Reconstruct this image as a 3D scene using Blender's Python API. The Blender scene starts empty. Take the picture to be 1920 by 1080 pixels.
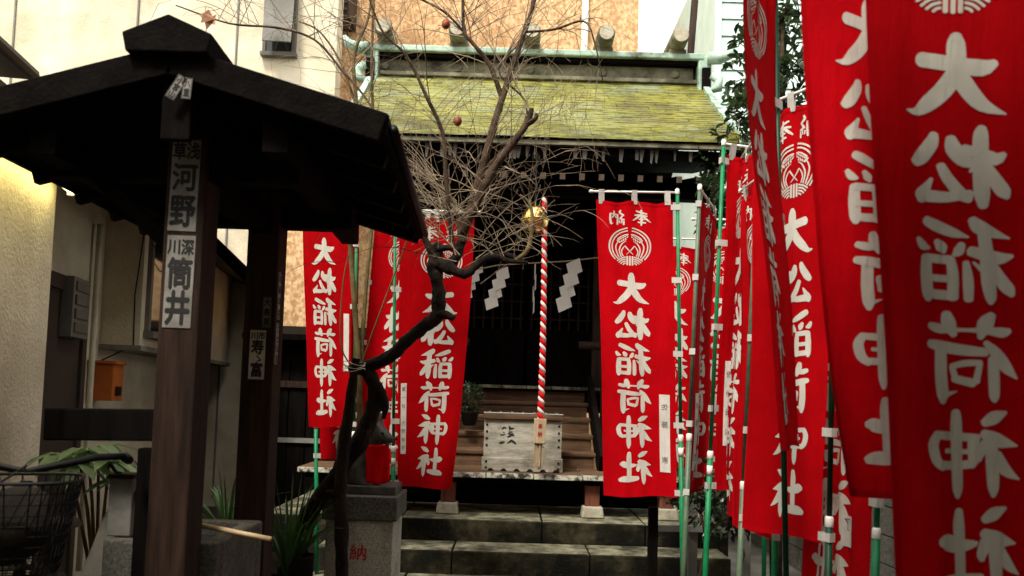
import bpy, bmesh, math, random
from mathutils import Vector, Matrix, Euler, noise
R = math.radians
random.seed(7)
scene = bpy.context.scene
col = scene.collection

# ------------------------------------------------------------------ camera
FPX, CX, HOR, PITCH, ROLL, EYE = 1507.0, 960.0, 745.0, R(3.5), R(1.75), 1.48
CY = HOR - FPX * math.tan(PITCH)
cam_d = bpy.data.cameras.new('camera')
cam = bpy.data.objects.new('camera', cam_d)
col.objects.link(cam)
cam_d.sensor_width = 36.0
cam_d.lens = FPX / 1920 * 36.0
cam_d.shift_y = (CY - 540) / 1920
cam_d.clip_start, cam_d.clip_end = 0.05, 500
CROT = Matrix.Rotation(R(90) + PITCH, 4, 'X') @ Matrix.Rotation(ROLL, 4, 'Z')
cam.matrix_world = Matrix.Translation((0, 0, EYE)) @ CROT
cam_d.dof.use_dof = True
cam_d.dof.focus_distance = 5.4
cam_d.dof.aperture_fstop = 3.2
scene.camera = cam

# ------------------------------------------------------------------ sky, sun, exposure
world = bpy.data.worlds.new('World')
scene.world = world
world.use_nodes = True
wn, wl = world.node_tree.nodes, world.node_tree.links
bg = wn['Background']
sky = wn.new('ShaderNodeTexSky')
sky.sky_type = 'NISHITA'
sky.sun_disc = False
SUN_EL, SUN_AZ = R(58), R(-155)          # azimuth from +Y towards +X
sky.sun_elevation = SUN_EL
sky.sun_rotation = SUN_AZ
sky.air_density, sky.dust_density, sky.ozone_density = 1.0, 4.0, 1.0
hs = wn.new('ShaderNodeHueSaturation')    # an overcast sky: the blue washed out to white
hs.inputs['Saturation'].default_value = 0.12
wl.new(sky.outputs[0], hs.inputs['Color'])
ov = wn.new('ShaderNodeMixRGB')           # even cloud cover over the whole dome
ov.inputs[0].default_value = 0.7
ov.inputs[2].default_value = (7.6, 7.4, 7.0, 1)
wl.new(hs.outputs[0], ov.inputs[1])
wl.new(ov.outputs[0], bg.inputs['Color'])
bg.inputs['Strength'].default_value = 0.10
sun_d = bpy.data.lights.new('sun', 'SUN')
sun_d.energy, sun_d.angle, sun_d.color = 1.5, R(11), (1.0, 0.95, 0.86)
sun = bpy.data.objects.new('sun', sun_d)
col.objects.link(sun)
sdir = Vector((math.sin(SUN_AZ) * math.cos(SUN_EL), math.cos(SUN_AZ) * math.cos(SUN_EL), math.sin(SUN_EL)))
sun.rotation_euler = sdir.to_track_quat('Z', 'Y').to_euler()
sun.location = sdir * 30
scene.view_settings.view_transform = 'Standard'
scene.view_settings.look = 'None'
scene.view_settings.gamma = 1
scene.view_settings.exposure = 1.7
scene.cycles.max_bounces = 6
scene.cycles.diffuse_bounces = 2
scene.cycles.transparent_max_bounces = 8

# ------------------------------------------------------------------ helpers
def at(px, py, d):
    """world point that lies d metres ahead of the camera on the sight line through a photo point"""
    v = CROT.to_3x3() @ Vector(((px - CX) / FPX, -(py - CY) / FPX, -1.0))
    v *= d / v.y
    return Vector((v.x, v.y, v.z + EYE))

XF = [None]            # optional (scale, offset) used while the shrine is built

class MB:
    def __init__(s):
        s.v, s.f, s.mi = [], [], []
    def add(s, verts, faces, m=0):
        b = len(s.v)
        s.v += [Vector(p) for p in verts]
        s.f += [tuple(i + b for i in f) for f in faces]
        s.mi += [m] * len(faces)
    def box(s, c, size, rot=None, m=0, taper=1.0):
        hx, hy, hz = size[0] / 2, size[1] / 2, size[2] / 2
        vs = []
        for z in (-hz, hz):
            t = taper if z > 0 else 1.0
            for x, y in ((-hx, -hy), (hx, -hy), (hx, hy), (-hx, hy)):
                vs.append(Vector((x * t, y * t, z)))
        if rot is not None:
            M = Euler(rot).to_matrix() if not isinstance(rot, Matrix) else rot
            vs = [M @ p for p in vs]
        vs = [p + Vector(c) for p in vs]
        s.add(vs, [(3, 2, 1, 0), (4, 5, 6, 7), (0, 1, 5, 4), (1, 2, 6, 5), (2, 3, 7, 6), (3, 0, 4, 7)], m)
        return s
    def bar(s, a, b, w, h, up=(0, 0, 1), m=0):
        """square bar from a to b, w across, h along up"""
        a, b = Vector(a), Vector(b)
        d = (b - a).normalized()
        u = Vector(up)
        r = d.cross(u)
        if r.length < 1e-5:
            r = d.cross(Vector((0, 1, 0)))
        r.normalize()
        u = r.cross(d)
        vs = []
        for p in (a, b):
            for i, j in ((-1, -1), (1, -1), (1, 1), (-1, 1)):
                vs.append(p + r * (i * w / 2) + u * (j * h / 2))
        s.add(vs, [(0, 1, 2, 3), (7, 6, 5, 4), (1, 0, 4, 5), (2, 1, 5, 6), (3, 2, 6, 7), (0, 3, 7, 4)], m)
        return s
    def tube(s, pts, rad, n=8, m=0, cap=True, rough=0.0, freq=22.0):
        pts = [Vector(p) for p in pts]
        if not isinstance(rad, (list, tuple)):
            rad = [rad] * len(pts)
        b = len(s.v)
        prev = None
        for i, p in enumerate(pts):
            t = (pts[min(i + 1, len(pts) - 1)] - pts[max(i - 1, 0)])
            if t.length < 1e-9:
                t = Vector((0, 0, 1))
            t.normalize()
            if prev is None:
                a = t.cross(Vector((0.13, 0.97, 0.2)))
                if a.length < 1e-3:
                    a = t.cross(Vector((1, 0, 0)))
            else:
                a = prev - t * prev.dot(t)
                if a.length < 1e-6:
                    a = t.cross(Vector((1, 0, 0)))
            a.normalize()
            prev = a
            c = t.cross(a)
            for k in range(n):
                th = 2 * math.pi * k / n
                q = (a * math.cos(th) + c * math.sin(th)) * rad[i]
                if rough:
                    q = q * (1 + rough * (noise.noise((p + q) * freq) + .6 * noise.noise((p + q) * freq * 2.7)))
                s.v.append(p + q)
        for i in range(len(pts) - 1):
            for k in range(n):
                k2 = (k + 1) % n
                s.f.append((b + i * n + k, b + i * n + k2, b + (i + 1) * n + k2, b + (i + 1) * n + k))
                s.mi.append(m)
        if cap:
            s.f.append(tuple(b + k for k in reversed(range(n))))
            s.f.append(tuple(b + (len(pts) - 1) * n + k for k in range(n)))
            s.mi += [m, m]
        return s
    def lathe(s, c, prof, n=16, axis=(0, 0, 1), m=0):
        """prof: list of (radius, height) along axis"""
        ax = Vector(axis).normalized()
        return s.tube([Vector(c) + ax * h for r, h in prof], [max(r, 1e-4) for r, h in prof], n, m)
    def prism(s, poly, y0, y1, m=0):
        """poly: (x,z) outline pushed from y0 to y1"""
        n = len(poly)
        vs = [(x, y0, z) for x, z in poly] + [(x, y1, z) for x, z in poly]
        fs = [tuple(range(n)), tuple(range(2 * n - 1, n - 1, -1))]
        for i in range(n):
            j = (i + 1) % n
            fs.append((j, i, i + n, j + n))
        s.add(vs, fs, m)
        return s
    def build(s, name, mat, parent=None, smooth=False, bevel=0.0, origin=None, seg=2):
        vs = s.v
        if XF[0]:
            k, off = XF[0]
            vs = [p * k + Vector(off) for p in vs]
        o0 = Vector((0, 0, 0))
        if parent is not None:
            o0 = Vector(parent.get('_o', (0, 0, 0)))
        elif origin is not None:
            o0 = Vector(origin)
        me = bpy.data.meshes.new(name)
        me.from_pydata([tuple(p - o0) for p in vs], [], s.f)
        mats = mat if isinstance(mat, (list, tuple)) else [mat]
        for mm in mats:
            me.materials.append(mm)
        if len(mats) > 1:
            me.polygons.foreach_set('material_index', s.mi)
        if smooth:
            me.polygons.foreach_set('use_smooth', [True] * len(me.polygons))
        me.update()
        o = bpy.data.objects.new(name, me)
        col.objects.link(o)
        if parent is not None:
            o.parent = parent
            o['_o'] = tuple(o0)
        else:
            o.location = o0
            o['_o'] = tuple(o0)
        if bevel:
            b = o.modifiers.new('Bevel', 'BEVEL')
            b.width, b.segments, b.limit_method = bevel, seg, 'ANGLE'
        return o

def tag(o, label=None, cat=None, group=None, kind=None):
    if label: o['label'] = label
    if cat: o['category'] = cat
    if group: o['group'] = group
    if kind: o['kind'] = kind
    return o

def thing(name, loc, label, cat, group=None):
    """an Empty at the base of a thing; parts are given in world coordinates"""
    o = bpy.data.objects.new(name, None)
    o.empty_display_size = 0.1
    o.location = loc
    o['_o'] = tuple(loc)
    col.objects.link(o)
    return tag(o, label, cat, group)

# ------------------------------------------------------------------ materials
def nodes(name):
    m = bpy.data.materials.new(name)
    m.use_nodes = True
    nt = m.node_tree
    return m, nt, nt.nodes['Principled BSDF']

def N(nt, typ, **kw):
    n = nt.nodes.new(typ)
    for k, v in kw.items():
        if hasattr(n, k) and k not in ('Scale',):
            setattr(n, k, v)
        else:
            n.inputs[k].default_value = v
    return n

def ramp(nt, fac, stops):
    r = nt.nodes.new('ShaderNodeValToRGB')
    el = r.color_ramp.elements
    while len(el) < len(stops):
        el.new(0.5)
    for e, (p, c) in zip(el, stops):
        e.position = p
        e.color = (*c, 1) if len(c) == 3 else c
    nt.links.new(fac, r.inputs[0])
    return r

def pmat(name, c1, c2, scale=6.0, rough=0.8, bump=0.2, stretch=(1, 1, 1), metal=0.0, detail=6.0,
         c3=None, scale3=1.2, lo=0.35, hi=0.65, bscale=None, bdist=0.01, lo3=0.5, hi3=0.68, spec=0.4, rough2=None):
    """two-colour noise material with an optional third colour in large stains and a fine relief"""
    m, nt, b = nodes(name)
    tc = N(nt, 'ShaderNodeTexCoord')
    mp = N(nt, 'ShaderNodeMapping')
    mp.inputs['Scale'].default_value = stretch
    nt.links.new(tc.outputs['Object'], mp.inputs[0])
    n1 = N(nt, 'ShaderNodeTexNoise', Scale=scale, Detail=detail, Roughness=0.62)
    nt.links.new(mp.outputs[0], n1.inputs['Vector'])
    rp = ramp(nt, n1.outputs['Fac'], [(lo, c1), (hi, c2)])
    out = rp.outputs[0]
    if c3 is not None:
        n3 = N(nt, 'ShaderNodeTexNoise', Scale=scale3, Detail=8.0, Roughness=0.7)
        nt.links.new(tc.outputs['Object'], n3.inputs['Vector'])
        r3 = ramp(nt, n3.outputs['Fac'], [(lo3, (0, 0, 0)), (hi3, (1, 1, 1))])
        mx = N(nt, 'ShaderNodeMixRGB')
        nt.links.new(r3.outputs[0], mx.inputs[0])
        nt.links.new(out, mx.inputs[1])
        mx.inputs[2].default_value = (*c3, 1)
        out = mx.outputs[0]
    nt.links.new(out, b.inputs['Base Color'])
    b.inputs['Roughness'].default_value = rough
    b.inputs['Metallic'].default_value = metal
    b.inputs['Specular IOR Level'].default_value = spec
    if rough2 is not None:
        rr = ramp(nt, n1.outputs['Fac'], [(0.3, (rough,) * 3), (0.7, (rough2,) * 3)])
        nt.links.new(rr.outputs[0], b.inputs['Roughness'])
    if bump:
        n2 = N(nt, 'ShaderNodeTexNoise', Scale=bscale or scale * 6, Detail=5.0, Roughness=0.6)
        nt.links.new(mp.outputs[0], n2.inputs['Vector'])
        bp = N(nt, 'ShaderNodeBump', Strength=bump, Distance=bdist)
        nt.links.new(n2.outputs['Fac'], bp.inputs['Height'])
        nt.links.new(bp.outputs[0], b.inputs['Normal'])
    return m

def cloth_mat(name, c, ct, trans=0.3, var=0.12, fade=False):
    m, nt, b = nodes(name)
    out = nt.nodes['Material Output']
    tc = N(nt, 'ShaderNodeTexCoord')
    n1 = N(nt, 'ShaderNodeTexNoise', Scale=5.0, Detail=6.0, Roughness=0.65)
    nt.links.new(tc.outputs['Object'], n1.inputs['Vector'])
    d = tuple(x * (1 - var * 2) for x in c)
    rp = ramp(nt, n1.outputs['Fac'], [(0.3, d), (0.62, c)])
    out_c = rp.outputs[0]
    if fade:                                    # every banner has faded a little differently
        oi = N(nt, 'ShaderNodeObjectInfo')
        fr = ramp(nt, oi.outputs['Random'], [(0.0, (0.82, 0.8, 0.8)), (1.0, (1.1, 1.5, 1.5))])
        fm = N(nt, 'ShaderNodeMixRGB', blend_type='MULTIPLY')
        fm.inputs[0].default_value = 1.0
        nt.links.new(out_c, fm.inputs[1])
        nt.links.new(fr.outputs[0], fm.inputs[2])
        out_c = fm.outputs[0]
    nt.links.new(out_c, b.inputs['Base Color'])
    b.inputs['Roughness'].default_value = 0.9
    b.inputs['Specular IOR Level'].default_value = 0.05
    w = N(nt, 'ShaderNodeTexNoise', Scale=260.0, Detail=2.0)
    nt.links.new(tc.outputs['Object'], w.inputs['Vector'])
    mp = N(nt, 'ShaderNodeMapping')                      # long soft creases down the cloth
    mp.inputs['Scale'].default_value = (9, 9, 1.3)
    mp.inputs['Rotation'].default_value = (0.12, 0.16, 0)
    nt.links.new(tc.outputs['Object'], mp.inputs[0])
    cr = N(nt, 'ShaderNodeTexNoise', Scale=1.6, Detail=4.0, Roughness=0.55)
    nt.links.new(mp.outputs[0], cr.inputs['Vector'])
    ad = N(nt, 'ShaderNodeMath', operation='MULTIPLY_ADD')
    ad.inputs[1].default_value = 9.0
    nt.links.new(cr.outputs['Fac'], ad.inputs[0])
    nt.links.new(w.outputs['Fac'], ad.inputs[2])
    bp = N(nt, 'ShaderNodeBump', Strength=0.5, Distance=0.0035)
    nt.links.new(ad.outputs[0], bp.inputs['Height'])
    nt.links.new(bp.outputs[0], b.inputs['Normal'])
    tr = N(nt, 'ShaderNodeBsdfTranslucent')
    tr.inputs['Color'].default_value = (*ct, 1)
    mx = N(nt, 'ShaderNodeMixShader')
    mx.inputs[0].default_value = trans
    nt.links.new(b.outputs[0], mx.inputs[1])
    nt.links.new(tr.outputs[0], mx.inputs[2])
    nt.links.new(mx.outputs[0], out.inputs['Surface'])
    return m

def leaf_mat(name, c1, c2, rough=0.35, trans=0.25):
    m, nt, b = nodes(name)
    out = nt.nodes['Material Output']
    g = N(nt, 'ShaderNodeNewGeometry')
    rp = ramp(nt, g.outputs['Random Per Island'], [(0.0, c1), (1.0, c2)])
    nt.links.new(rp.outputs[0], b.inputs['Base Color'])
    b.inputs['Roughness'].default_value = rough
    tr = N(nt, 'ShaderNodeBsdfTranslucent')
    nt.links.new(rp.outputs[0], tr.inputs['Color'])
    mx = N(nt, 'ShaderNodeMixShader')
    mx.inputs[0].default_value = trans
    nt.links.new(b.outputs[0], mx.inputs[1])
    nt.links.new(tr.outputs[0], mx.inputs[2])
    nt.links.new(mx.outputs[0], out.inputs['Surface'])
    return m

def emit_mat(name, c, strength):
    m, nt, b = nodes(name)
    b.inputs['Base Color'].default_value = (*c, 1)
    b.inputs['Emission Color'].default_value = (*c, 1)
    b.inputs['Emission Strength'].default_value = strength
    return m

M = {}
M['red'] = cloth_mat('red banner cloth', (0.48, 0.0007, 0.0036), (0.44, 0.001, 0.002), 0.2, fade=True)
M['white_print'] = cloth_mat('undyed white cloth', (0.66, 0.61, 0.52), (0.45, 0.38, 0.3), 0.15, 0.08)
M['tab'] = cloth_mat('white cotton tab', (0.62, 0.58, 0.52), (0.4, 0.36, 0.3), 0.15)
M['strip'] = cloth_mat('paper name strip', (0.74, 0.68, 0.60), (0.5, 0.4, 0.35), 0.12)
M['bib'] = cloth_mat('bright red bib', (0.75, 0.002, 0.006), (0.7, 0.0, 0.0), 0.25)
M['ink'] = pmat('faded ink', (0.05, 0.045, 0.04), (0.12, 0.11, 0.10), 40, 0.9, 0)
M['ink_black'] = pmat('black ink', (0.008, 0.007, 0.006), (0.02, 0.018, 0.016), 40, 0.8, 0)
M['ink_red'] = pmat('red paint', (0.30, 0.01, 0.008), (0.5, 0.03, 0.02), 60, 0.8, 0.1)
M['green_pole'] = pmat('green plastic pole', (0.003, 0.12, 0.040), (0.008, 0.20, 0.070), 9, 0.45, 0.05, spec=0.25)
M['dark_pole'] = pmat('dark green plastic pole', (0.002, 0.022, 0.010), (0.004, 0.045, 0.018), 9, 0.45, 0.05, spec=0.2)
M['worn_pole'] = pmat('weathered olive pole', (0.05, 0.09, 0.05), (0.10, 0.14, 0.08), 14, 0.5, 0.1)
M['white_plastic'] = pmat('white plastic', (0.68, 0.64, 0.55), (0.82, 0.8, 0.74), 12, 0.4, 0)
M['stucco'] = pmat('cream stucco', (0.56, 0.49, 0.34), (0.72, 0.65, 0.49), 2.2, 0.95, 0.7, c3=(0.36, 0.31, 0.22), scale3=0.8, bscale=45, bdist=0.012, lo3=0.46, hi3=0.78)
M['tan'] = pmat('tan speckled wall', (0.42, 0.235, 0.105), (0.72, 0.47, 0.25), 22, 0.95, 0.6, stretch=(1, 1, 0.7), c3=(0.36, 0.2, 0.09), scale3=1.6, bscale=60, detail=8, lo=0.42, hi=0.58)
M['mint'] = pmat('pale mint sheet metal', (0.50, 0.66, 0.58), (0.62, 0.76, 0.68), 3, 0.5, 0.05)
M['mint_trim'] = pmat('verdigris copper trim', (0.24, 0.36, 0.28), (0.44, 0.58, 0.47), 7, 0.55, 0.15, c3=(0.07, 0.08, 0.05), scale3=3)
M['ridge_grey'] = pmat('weathered grey green copper', (0.10, 0.092, 0.055), (0.22, 0.205, 0.13), 7, 0.7, 0.2, c3=(0.03, 0.027, 0.018), scale3=2.4, spec=0.2)
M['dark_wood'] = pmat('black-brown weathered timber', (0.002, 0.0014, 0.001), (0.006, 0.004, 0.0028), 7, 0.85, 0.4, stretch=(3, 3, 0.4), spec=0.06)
M['post_wood'] = pmat('brown weathered post', (0.014, 0.007, 0.0045), (0.04, 0.021, 0.013), 9, 0.75, 0.4, stretch=(4, 4, 0.35), spec=0.15)
M['step_wood'] = pmat('brown step board', (0.062, 0.032, 0.016), (0.15, 0.085, 0.045), 5, 0.7, 0.4, spec=.15, stretch=(0.4, 4, 5), c3=(0.05, 0.025, 0.014), scale3=2)
M['red_post'] = pmat('faded red-brown post', (0.10, 0.028, 0.014), (0.20, 0.062, 0.03), 7, 0.75, 0.3, stretch=(4, 4, 0.5))
M['deck_edge'] = pmat('worn deck board with flaking pale paint', (0.035, 0.03, 0.022), (0.55, 0.53, 0.42), 16, 0.8, 0.5, lo=0.44, hi=0.56, stretch=(1, 1, 1))
M['box_wood'] = pmat('silvery weathered wood', (0.20, 0.18, 0.13), (0.44, 0.41, 0.33), 3.5, 0.8, 0.4, stretch=(1, 1, 5), c3=(0.12, 0.095, 0.06), scale3=4)
M['rafter_tip'] = pmat('white painted rafter end', (0.70, 0.62, 0.50), (0.82, 0.75, 0.64), 14, 0.7, 0.1)
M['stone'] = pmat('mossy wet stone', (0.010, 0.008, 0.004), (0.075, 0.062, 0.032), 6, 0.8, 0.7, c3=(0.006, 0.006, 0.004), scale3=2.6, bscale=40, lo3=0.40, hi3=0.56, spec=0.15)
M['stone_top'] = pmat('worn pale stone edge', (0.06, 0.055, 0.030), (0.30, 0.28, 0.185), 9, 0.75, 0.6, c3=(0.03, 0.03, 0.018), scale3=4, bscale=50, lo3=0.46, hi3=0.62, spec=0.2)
M['granite'] = pmat('speckled granite', (0.22, 0.205, 0.16), (0.54, 0.50, 0.41), 90, 0.8, 0.3, c3=(0.10, 0.095, 0.07), scale3=3, detail=3)
M['granite_dark'] = pmat('stained dark granite', (0.04, 0.036, 0.028), (0.13, 0.12, 0.095), 70, 0.8, 0.3, c3=(0.03, 0.028, 0.022), scale3=3, detail=3)
M['base_stone'] = pmat('pale footing stone', (0.30, 0.27, 0.19), (0.48, 0.44, 0.33), 20, 0.85, 0.4)
M['ground'] = pmat('damp dark paving', (0.03, 0.028, 0.022), (0.08, 0.074, 0.06), 4, 0.7, 0.5, bscale=40)
M['bark'] = pmat('dark knotted bark', (0.004, 0.0025, 0.0015), (0.024, 0.014, 0.008), 14, 0.85, 1.0, spec=0.15, stretch=(1, 1, 0.5), c3=(0.11, 0.06, 0.025), scale3=9, lo3=0.60, hi3=0.72, bscale=38, bdist=0.02)
M['branch'] = pmat('brown branch bark', (0.022, 0.013, 0.008), (0.095, 0.058, 0.035), 14, 0.85, 0.7, bscale=60, spec=.15)
M['twig'] = pmat('pale tan twig', (0.06, 0.038, 0.02), (0.32, 0.24, 0.15), 4, 0.75, 0.1, lo=.38, hi=.62)
M['stem'] = pmat('olive brown stem', (0.075, 0.052, 0.02), (0.17, 0.12, 0.05), 10, 0.75, 0.4, spec=.15)
M['fruit'] = pmat('dried pomegranate skin', (0.10, 0.015, 0.008), (0.36, 0.09, 0.02), 26, 0.6, 0.4)
M['dead_leaf'] = pmat('dry brown leaf', (0.30, 0.13, 0.06), (0.46, 0.24, 0.13), 20, 0.8, 0.3)
M['gold'] = pmat('polished brass', (0.75, 0.48, 0.13), (0.95, 0.68, 0.24), 5, 0.22, 0.05, metal=1.0)
M['rope_red'] = cloth_mat('red rope strand', (0.60, 0.01, 0.015), (0.4, 0, 0), 0.05)
M['rope_white'] = cloth_mat('white rope strand', (0.74, 0.64, 0.56), (0.5, 0.4, 0.35), 0.05)
M['hemp'] = cloth_mat('hemp tassel', (0.50, 0.38, 0.24), (0.3, 0.2, 0.1), 0.08)
M['new_wood'] = pmat('pale plain wood', (0.42, 0.31, 0.18), (0.55, 0.43, 0.27), 4, 0.6, 0.15, stretch=(5, 5, 0.6))
M['paper'] = cloth_mat('white folded paper', (0.80, 0.76, 0.68), (0.6, 0.55, 0.5), 0.15, 0.03)
M['fox_stone'] = pmat('dark bronze stone', (0.02, 0.019, 0.016), (0.085, 0.08, 0.068), 18, 0.6, 0.5, bscale=70)
M['door'] = pmat('brown painted metal door', (0.042, 0.028, 0.021), (0.062, 0.043, 0.032), 2, 0.6, 0.05, spec=0.15)
M['grey_metal'] = pmat('grey metal', (0.10, 0.095, 0.085), (0.16, 0.15, 0.135), 4, 0.5, 0.05)
M['frame'] = pmat('dull aluminium frame', (0.10, 0.09, 0.072), (0.16, 0.145, 0.12), 5, 0.6, 0.05, spec=0.2)
M['glass'] = pmat('dark window glass', (0.012, 0.014, 0.014), (0.02, 0.022, 0.022), 2, 0.08, 0, spec=0.5)
M['orange'] = pmat('orange metal box', (0.36, 0.08, 0.009), (0.46, 0.115, 0.016), 3, 0.5, 0.05)
M['lamp'] = emit_mat('lit fluorescent tube', (1.0, 0.86, 0.38), 6.0)
M['black'] = pmat('black steel', (0.004, 0.004, 0.004), (0.009, 0.009, 0.009), 6, 0.45, 0, spec=0.2)
M['rubber'] = pmat('black rubber', (0.008, 0.008, 0.008), (0.016, 0.016, 0.016), 20, 0.7, 0.1)
M['chrome'] = pmat('chrome', (0.6, 0.6, 0.58), (0.7, 0.7, 0.68), 6, 0.18, 0, metal=1.0)
M['bamboo'] = pmat('aged bamboo', (0.30, 0.20, 0.10), (0.46, 0.33, 0.18), 12, 0.5, 0.1, stretch=(1, 1, 1))
M['plastic_bag'] = pmat('white crumpled plastic', (0.62, 0.6, 0.56), (0.8, 0.78, 0.74), 8, 0.4, 0.6, bscale=20)
M['yellow'] = pmat('ochre plastic cup', (0.40, 0.22, 0.03), (0.52, 0.30, 0.05), 8, 0.5, 0)
M['leaf_ever'] = leaf_mat('glossy evergreen leaf', (0.012, 0.03, 0.010), (0.06, 0.10, 0.035))
M['leaf_dark'] = leaf_mat('dark shrub leaf', (0.010, 0.022, 0.010), (0.04, 0.065, 0.025))
M['leaf_bright'] = leaf_mat('light green broad leaf', (0.14, 0.25, 0.09), (0.34, 0.48, 0.27), 0.45, 0.3)
M['blade'] = leaf_mat('grass blade leaf', (0.02, 0.06, 0.012), (0.06, 0.13, 0.03), 0.45, 0.25)
M['soil'] = pmat('dark soil', (0.012, 0.009, 0.006), (0.03, 0.022, 0.015), 20, 0.95, 0.5)
M['pot'] = pmat('dark glazed pot', (0.006, 0.005, 0.004), (0.014, 0.011, 0.008), 6, 0.6, 0, spec=0.1)
M['concrete'] = pmat('grey concrete', (0.15, 0.14, 0.12), (0.25, 0.24, 0.21), 6, 0.9, 0.4, c3=(0.07, 0.065, 0.05), scale3=1.5)
M['slate'] = pmat('dark slate grey cladding', (0.02, 0.019, 0.017), (0.04, 0.038, 0.034), 3, 0.9, 0.2, spec=.1)
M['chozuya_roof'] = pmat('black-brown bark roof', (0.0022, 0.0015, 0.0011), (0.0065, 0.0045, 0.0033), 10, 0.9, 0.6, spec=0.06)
M['sticker'] = pmat('grey aged paper slip', (0.17, 0.155, 0.13), (0.27, 0.25, 0.215), 9, 0.85, 0.1, c3=(0.14, 0.13, 0.11), scale3=8)
M['sticker_light'] = pmat('pale paper slip', (0.42, 0.40, 0.34), (0.58, 0.55, 0.48), 9, 0.85, 0.1)
M['sticker_dim'] = pmat('faded paper slip', (0.10, 0.095, 0.08), (0.2, 0.19, 0.16), 12, 0.85, 0.1)

def roof_mat():
    m, nt, b = nodes('mossy copper shingle')
    tc = N(nt, 'ShaderNodeTexCoord')
    n1 = N(nt, 'ShaderNodeTexNoise', Scale=1.9, Detail=10.0, Roughness=0.75)
    nt.links.new(tc.outputs['Object'], n1.inputs['Vector'])
    r1 = ramp(nt, n1.outputs['Fac'], [(0.30, (0.055, 0.05, 0.014)), (0.42, (0.15, 0.145, 0.022)), (0.52, (0.24, 0.23, 0.035)), (0.62, (0.30, 0.29, 0.085)), (0.74, (0.15, 0.20, 0.10))])
    mp = N(nt, 'ShaderNodeMapping')
    mp.inputs['Scale'].default_value = (2.2, 16, 16)
    nt.links.new(tc.outputs['Object'], mp.inputs[0])
    n2 = N(nt, 'ShaderNodeTexNoise', Scale=3.0, Detail=5.0, Roughness=0.7)
    nt.links.new(mp.outputs[0], n2.inputs['Vector'])
    r2 = ramp(nt, n2.outputs['Fac'], [(0.34, (0.22, 0.20, 0.16)), (0.50, (0.85, 0.85, 0.8)), (0.66, (1.75, 1.75, 1.85))])
    mx = N(nt, 'ShaderNodeMixRGB')
    mx.blend_type = 'MULTIPLY'
    mx.inputs[0].default_value = 1.0
    nt.links.new(r1.outputs[0], mx.inputs[1])
    nt.links.new(r2.outputs[0], mx.inputs[2])
    n4 = N(nt, 'ShaderNodeTexNoise', Scale=2.2, Detail=6.0, Roughness=0.7)     # rust-brown patches
    nt.links.new(tc.outputs['Object'], n4.inputs['Vector'])
    r4 = ramp(nt, n4.outputs['Fac'], [(0.5, (0, 0, 0)), (0.68, (0.8, 0.8, 0.8))])
    mx2 = N(nt, 'ShaderNodeMixRGB')
    nt.links.new(r4.outputs[0], mx2.inputs[0])
    nt.links.new(mx.outputs[0], mx2.inputs[1])
    mx2.inputs[2].default_value = (0.10, 0.075, 0.022, 1)
    n5 = N(nt, 'ShaderNodeTexNoise', Scale=1.1, Detail=9.0, Roughness=0.75)     # bare weathered copper between the moss
    mp5 = N(nt, 'ShaderNodeMapping')
    mp5.inputs['Location'].default_value = (3.1, 1.7, 0.4)
    mp5.inputs['Scale'].default_value = (1, 2.5, 2.5)
    nt.links.new(tc.outputs['Object'], mp5.inputs[0])
    nt.links.new(mp5.outputs[0], n5.inputs['Vector'])
    r5 = ramp(nt, n5.outputs['Fac'], [(0.50, (0, 0, 0)), (0.64, (0.7, 0.7, 0.7))])
    mx3 = N(nt, 'ShaderNodeMixRGB')
    nt.links.new(r5.outputs[0], mx3.inputs[0])
    nt.links.new(mx2.outputs[0], mx3.inputs[1])
    mx3.inputs[2].default_value = (0.27, 0.31, 0.20, 1)
    nt.links.new(mx3.outputs[0], b.inputs['Base Color'])
    rr = ramp(nt, n2.outputs['Fac'], [(0.35, (0.6,) * 3), (0.62, (0.2,) * 3)])
    nt.links.new(rr.outputs[0], b.inputs['Roughness'])
    bp = N(nt, 'ShaderNodeBump', Strength=0.4, Distance=0.01)
    nt.links.new(n2.outputs['Fac'], bp.inputs['Height'])
    nt.links.new(bp.outputs[0], b.inputs['Normal'])
    return m
M['roof'] = roof_mat()

# ------------------------------------------------------------------ brush strokes and lettering
def catmull(pts, sub=4):
    """pts: tuples of any length, sampled smoothly"""
    out = []
    n = len(pts)
    for i in range(n - 1):
        p0, p1, p2, p3 = pts[max(i - 1, 0)], pts[i], pts[i + 1], pts[min(i + 2, n - 1)]
        for k in range(sub):
            t = k / sub
            out.append(tuple(0.5 * (2 * b + (c - a) * t + (2 * a - 5 * b + 4 * c - d) * t * t + (3 * b - a - 3 * c + d) * t ** 3)
                             for a, b, c, d in zip(p0, p1, p2, p3)))
    out.append(tuple(pts[-1]))
    return out

def stroke_strip(pts, sub=3):
    """brush stroke (x, y, width) -> list of (left, right) 2D pairs with rounded ends"""
    sm = catmull(pts, sub)
    pr = []
    n = len(sm)
    for i, (x, y, w) in enumerate(sm):
        x0, y0 = sm[max(i - 1, 0)][:2]
        x1, y1 = sm[min(i + 1, n - 1)][:2]
        dx, dy = x1 - x0, y1 - y0
        L = math.hypot(dx, dy) or 1
        dx, dy = dx / L, dy / L
        w = max(w, 1.0) / 2
        if i == 0:
            for a in (0.98, 0.8, 0.45):
                h = w * math.sqrt(1 - a * a)
                pr.append(((x - dx * w * a * 0.7 + dy * h, y - dy * w * a * 0.7 - dx * h), (x - dx * w * a * 0.7 - dy * h, y - dy * w * a * 0.7 + dx * h)))
        pr.append(((x + dy * w, y - dx * w), (x - dy * w, y + dx * w)))
        if i == n - 1:
            for a in (0.45, 0.8, 0.98):
                h = w * math.sqrt(1 - a * a)
                pr.append(((x + dx * w * a * 0.7 + dy * h, y + dy * w * a * 0.7 - dx * h), (x + dx * w * a * 0.7 - dy * h, y + dy * w * a * 0.7 + dx * h)))
    return pr

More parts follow.
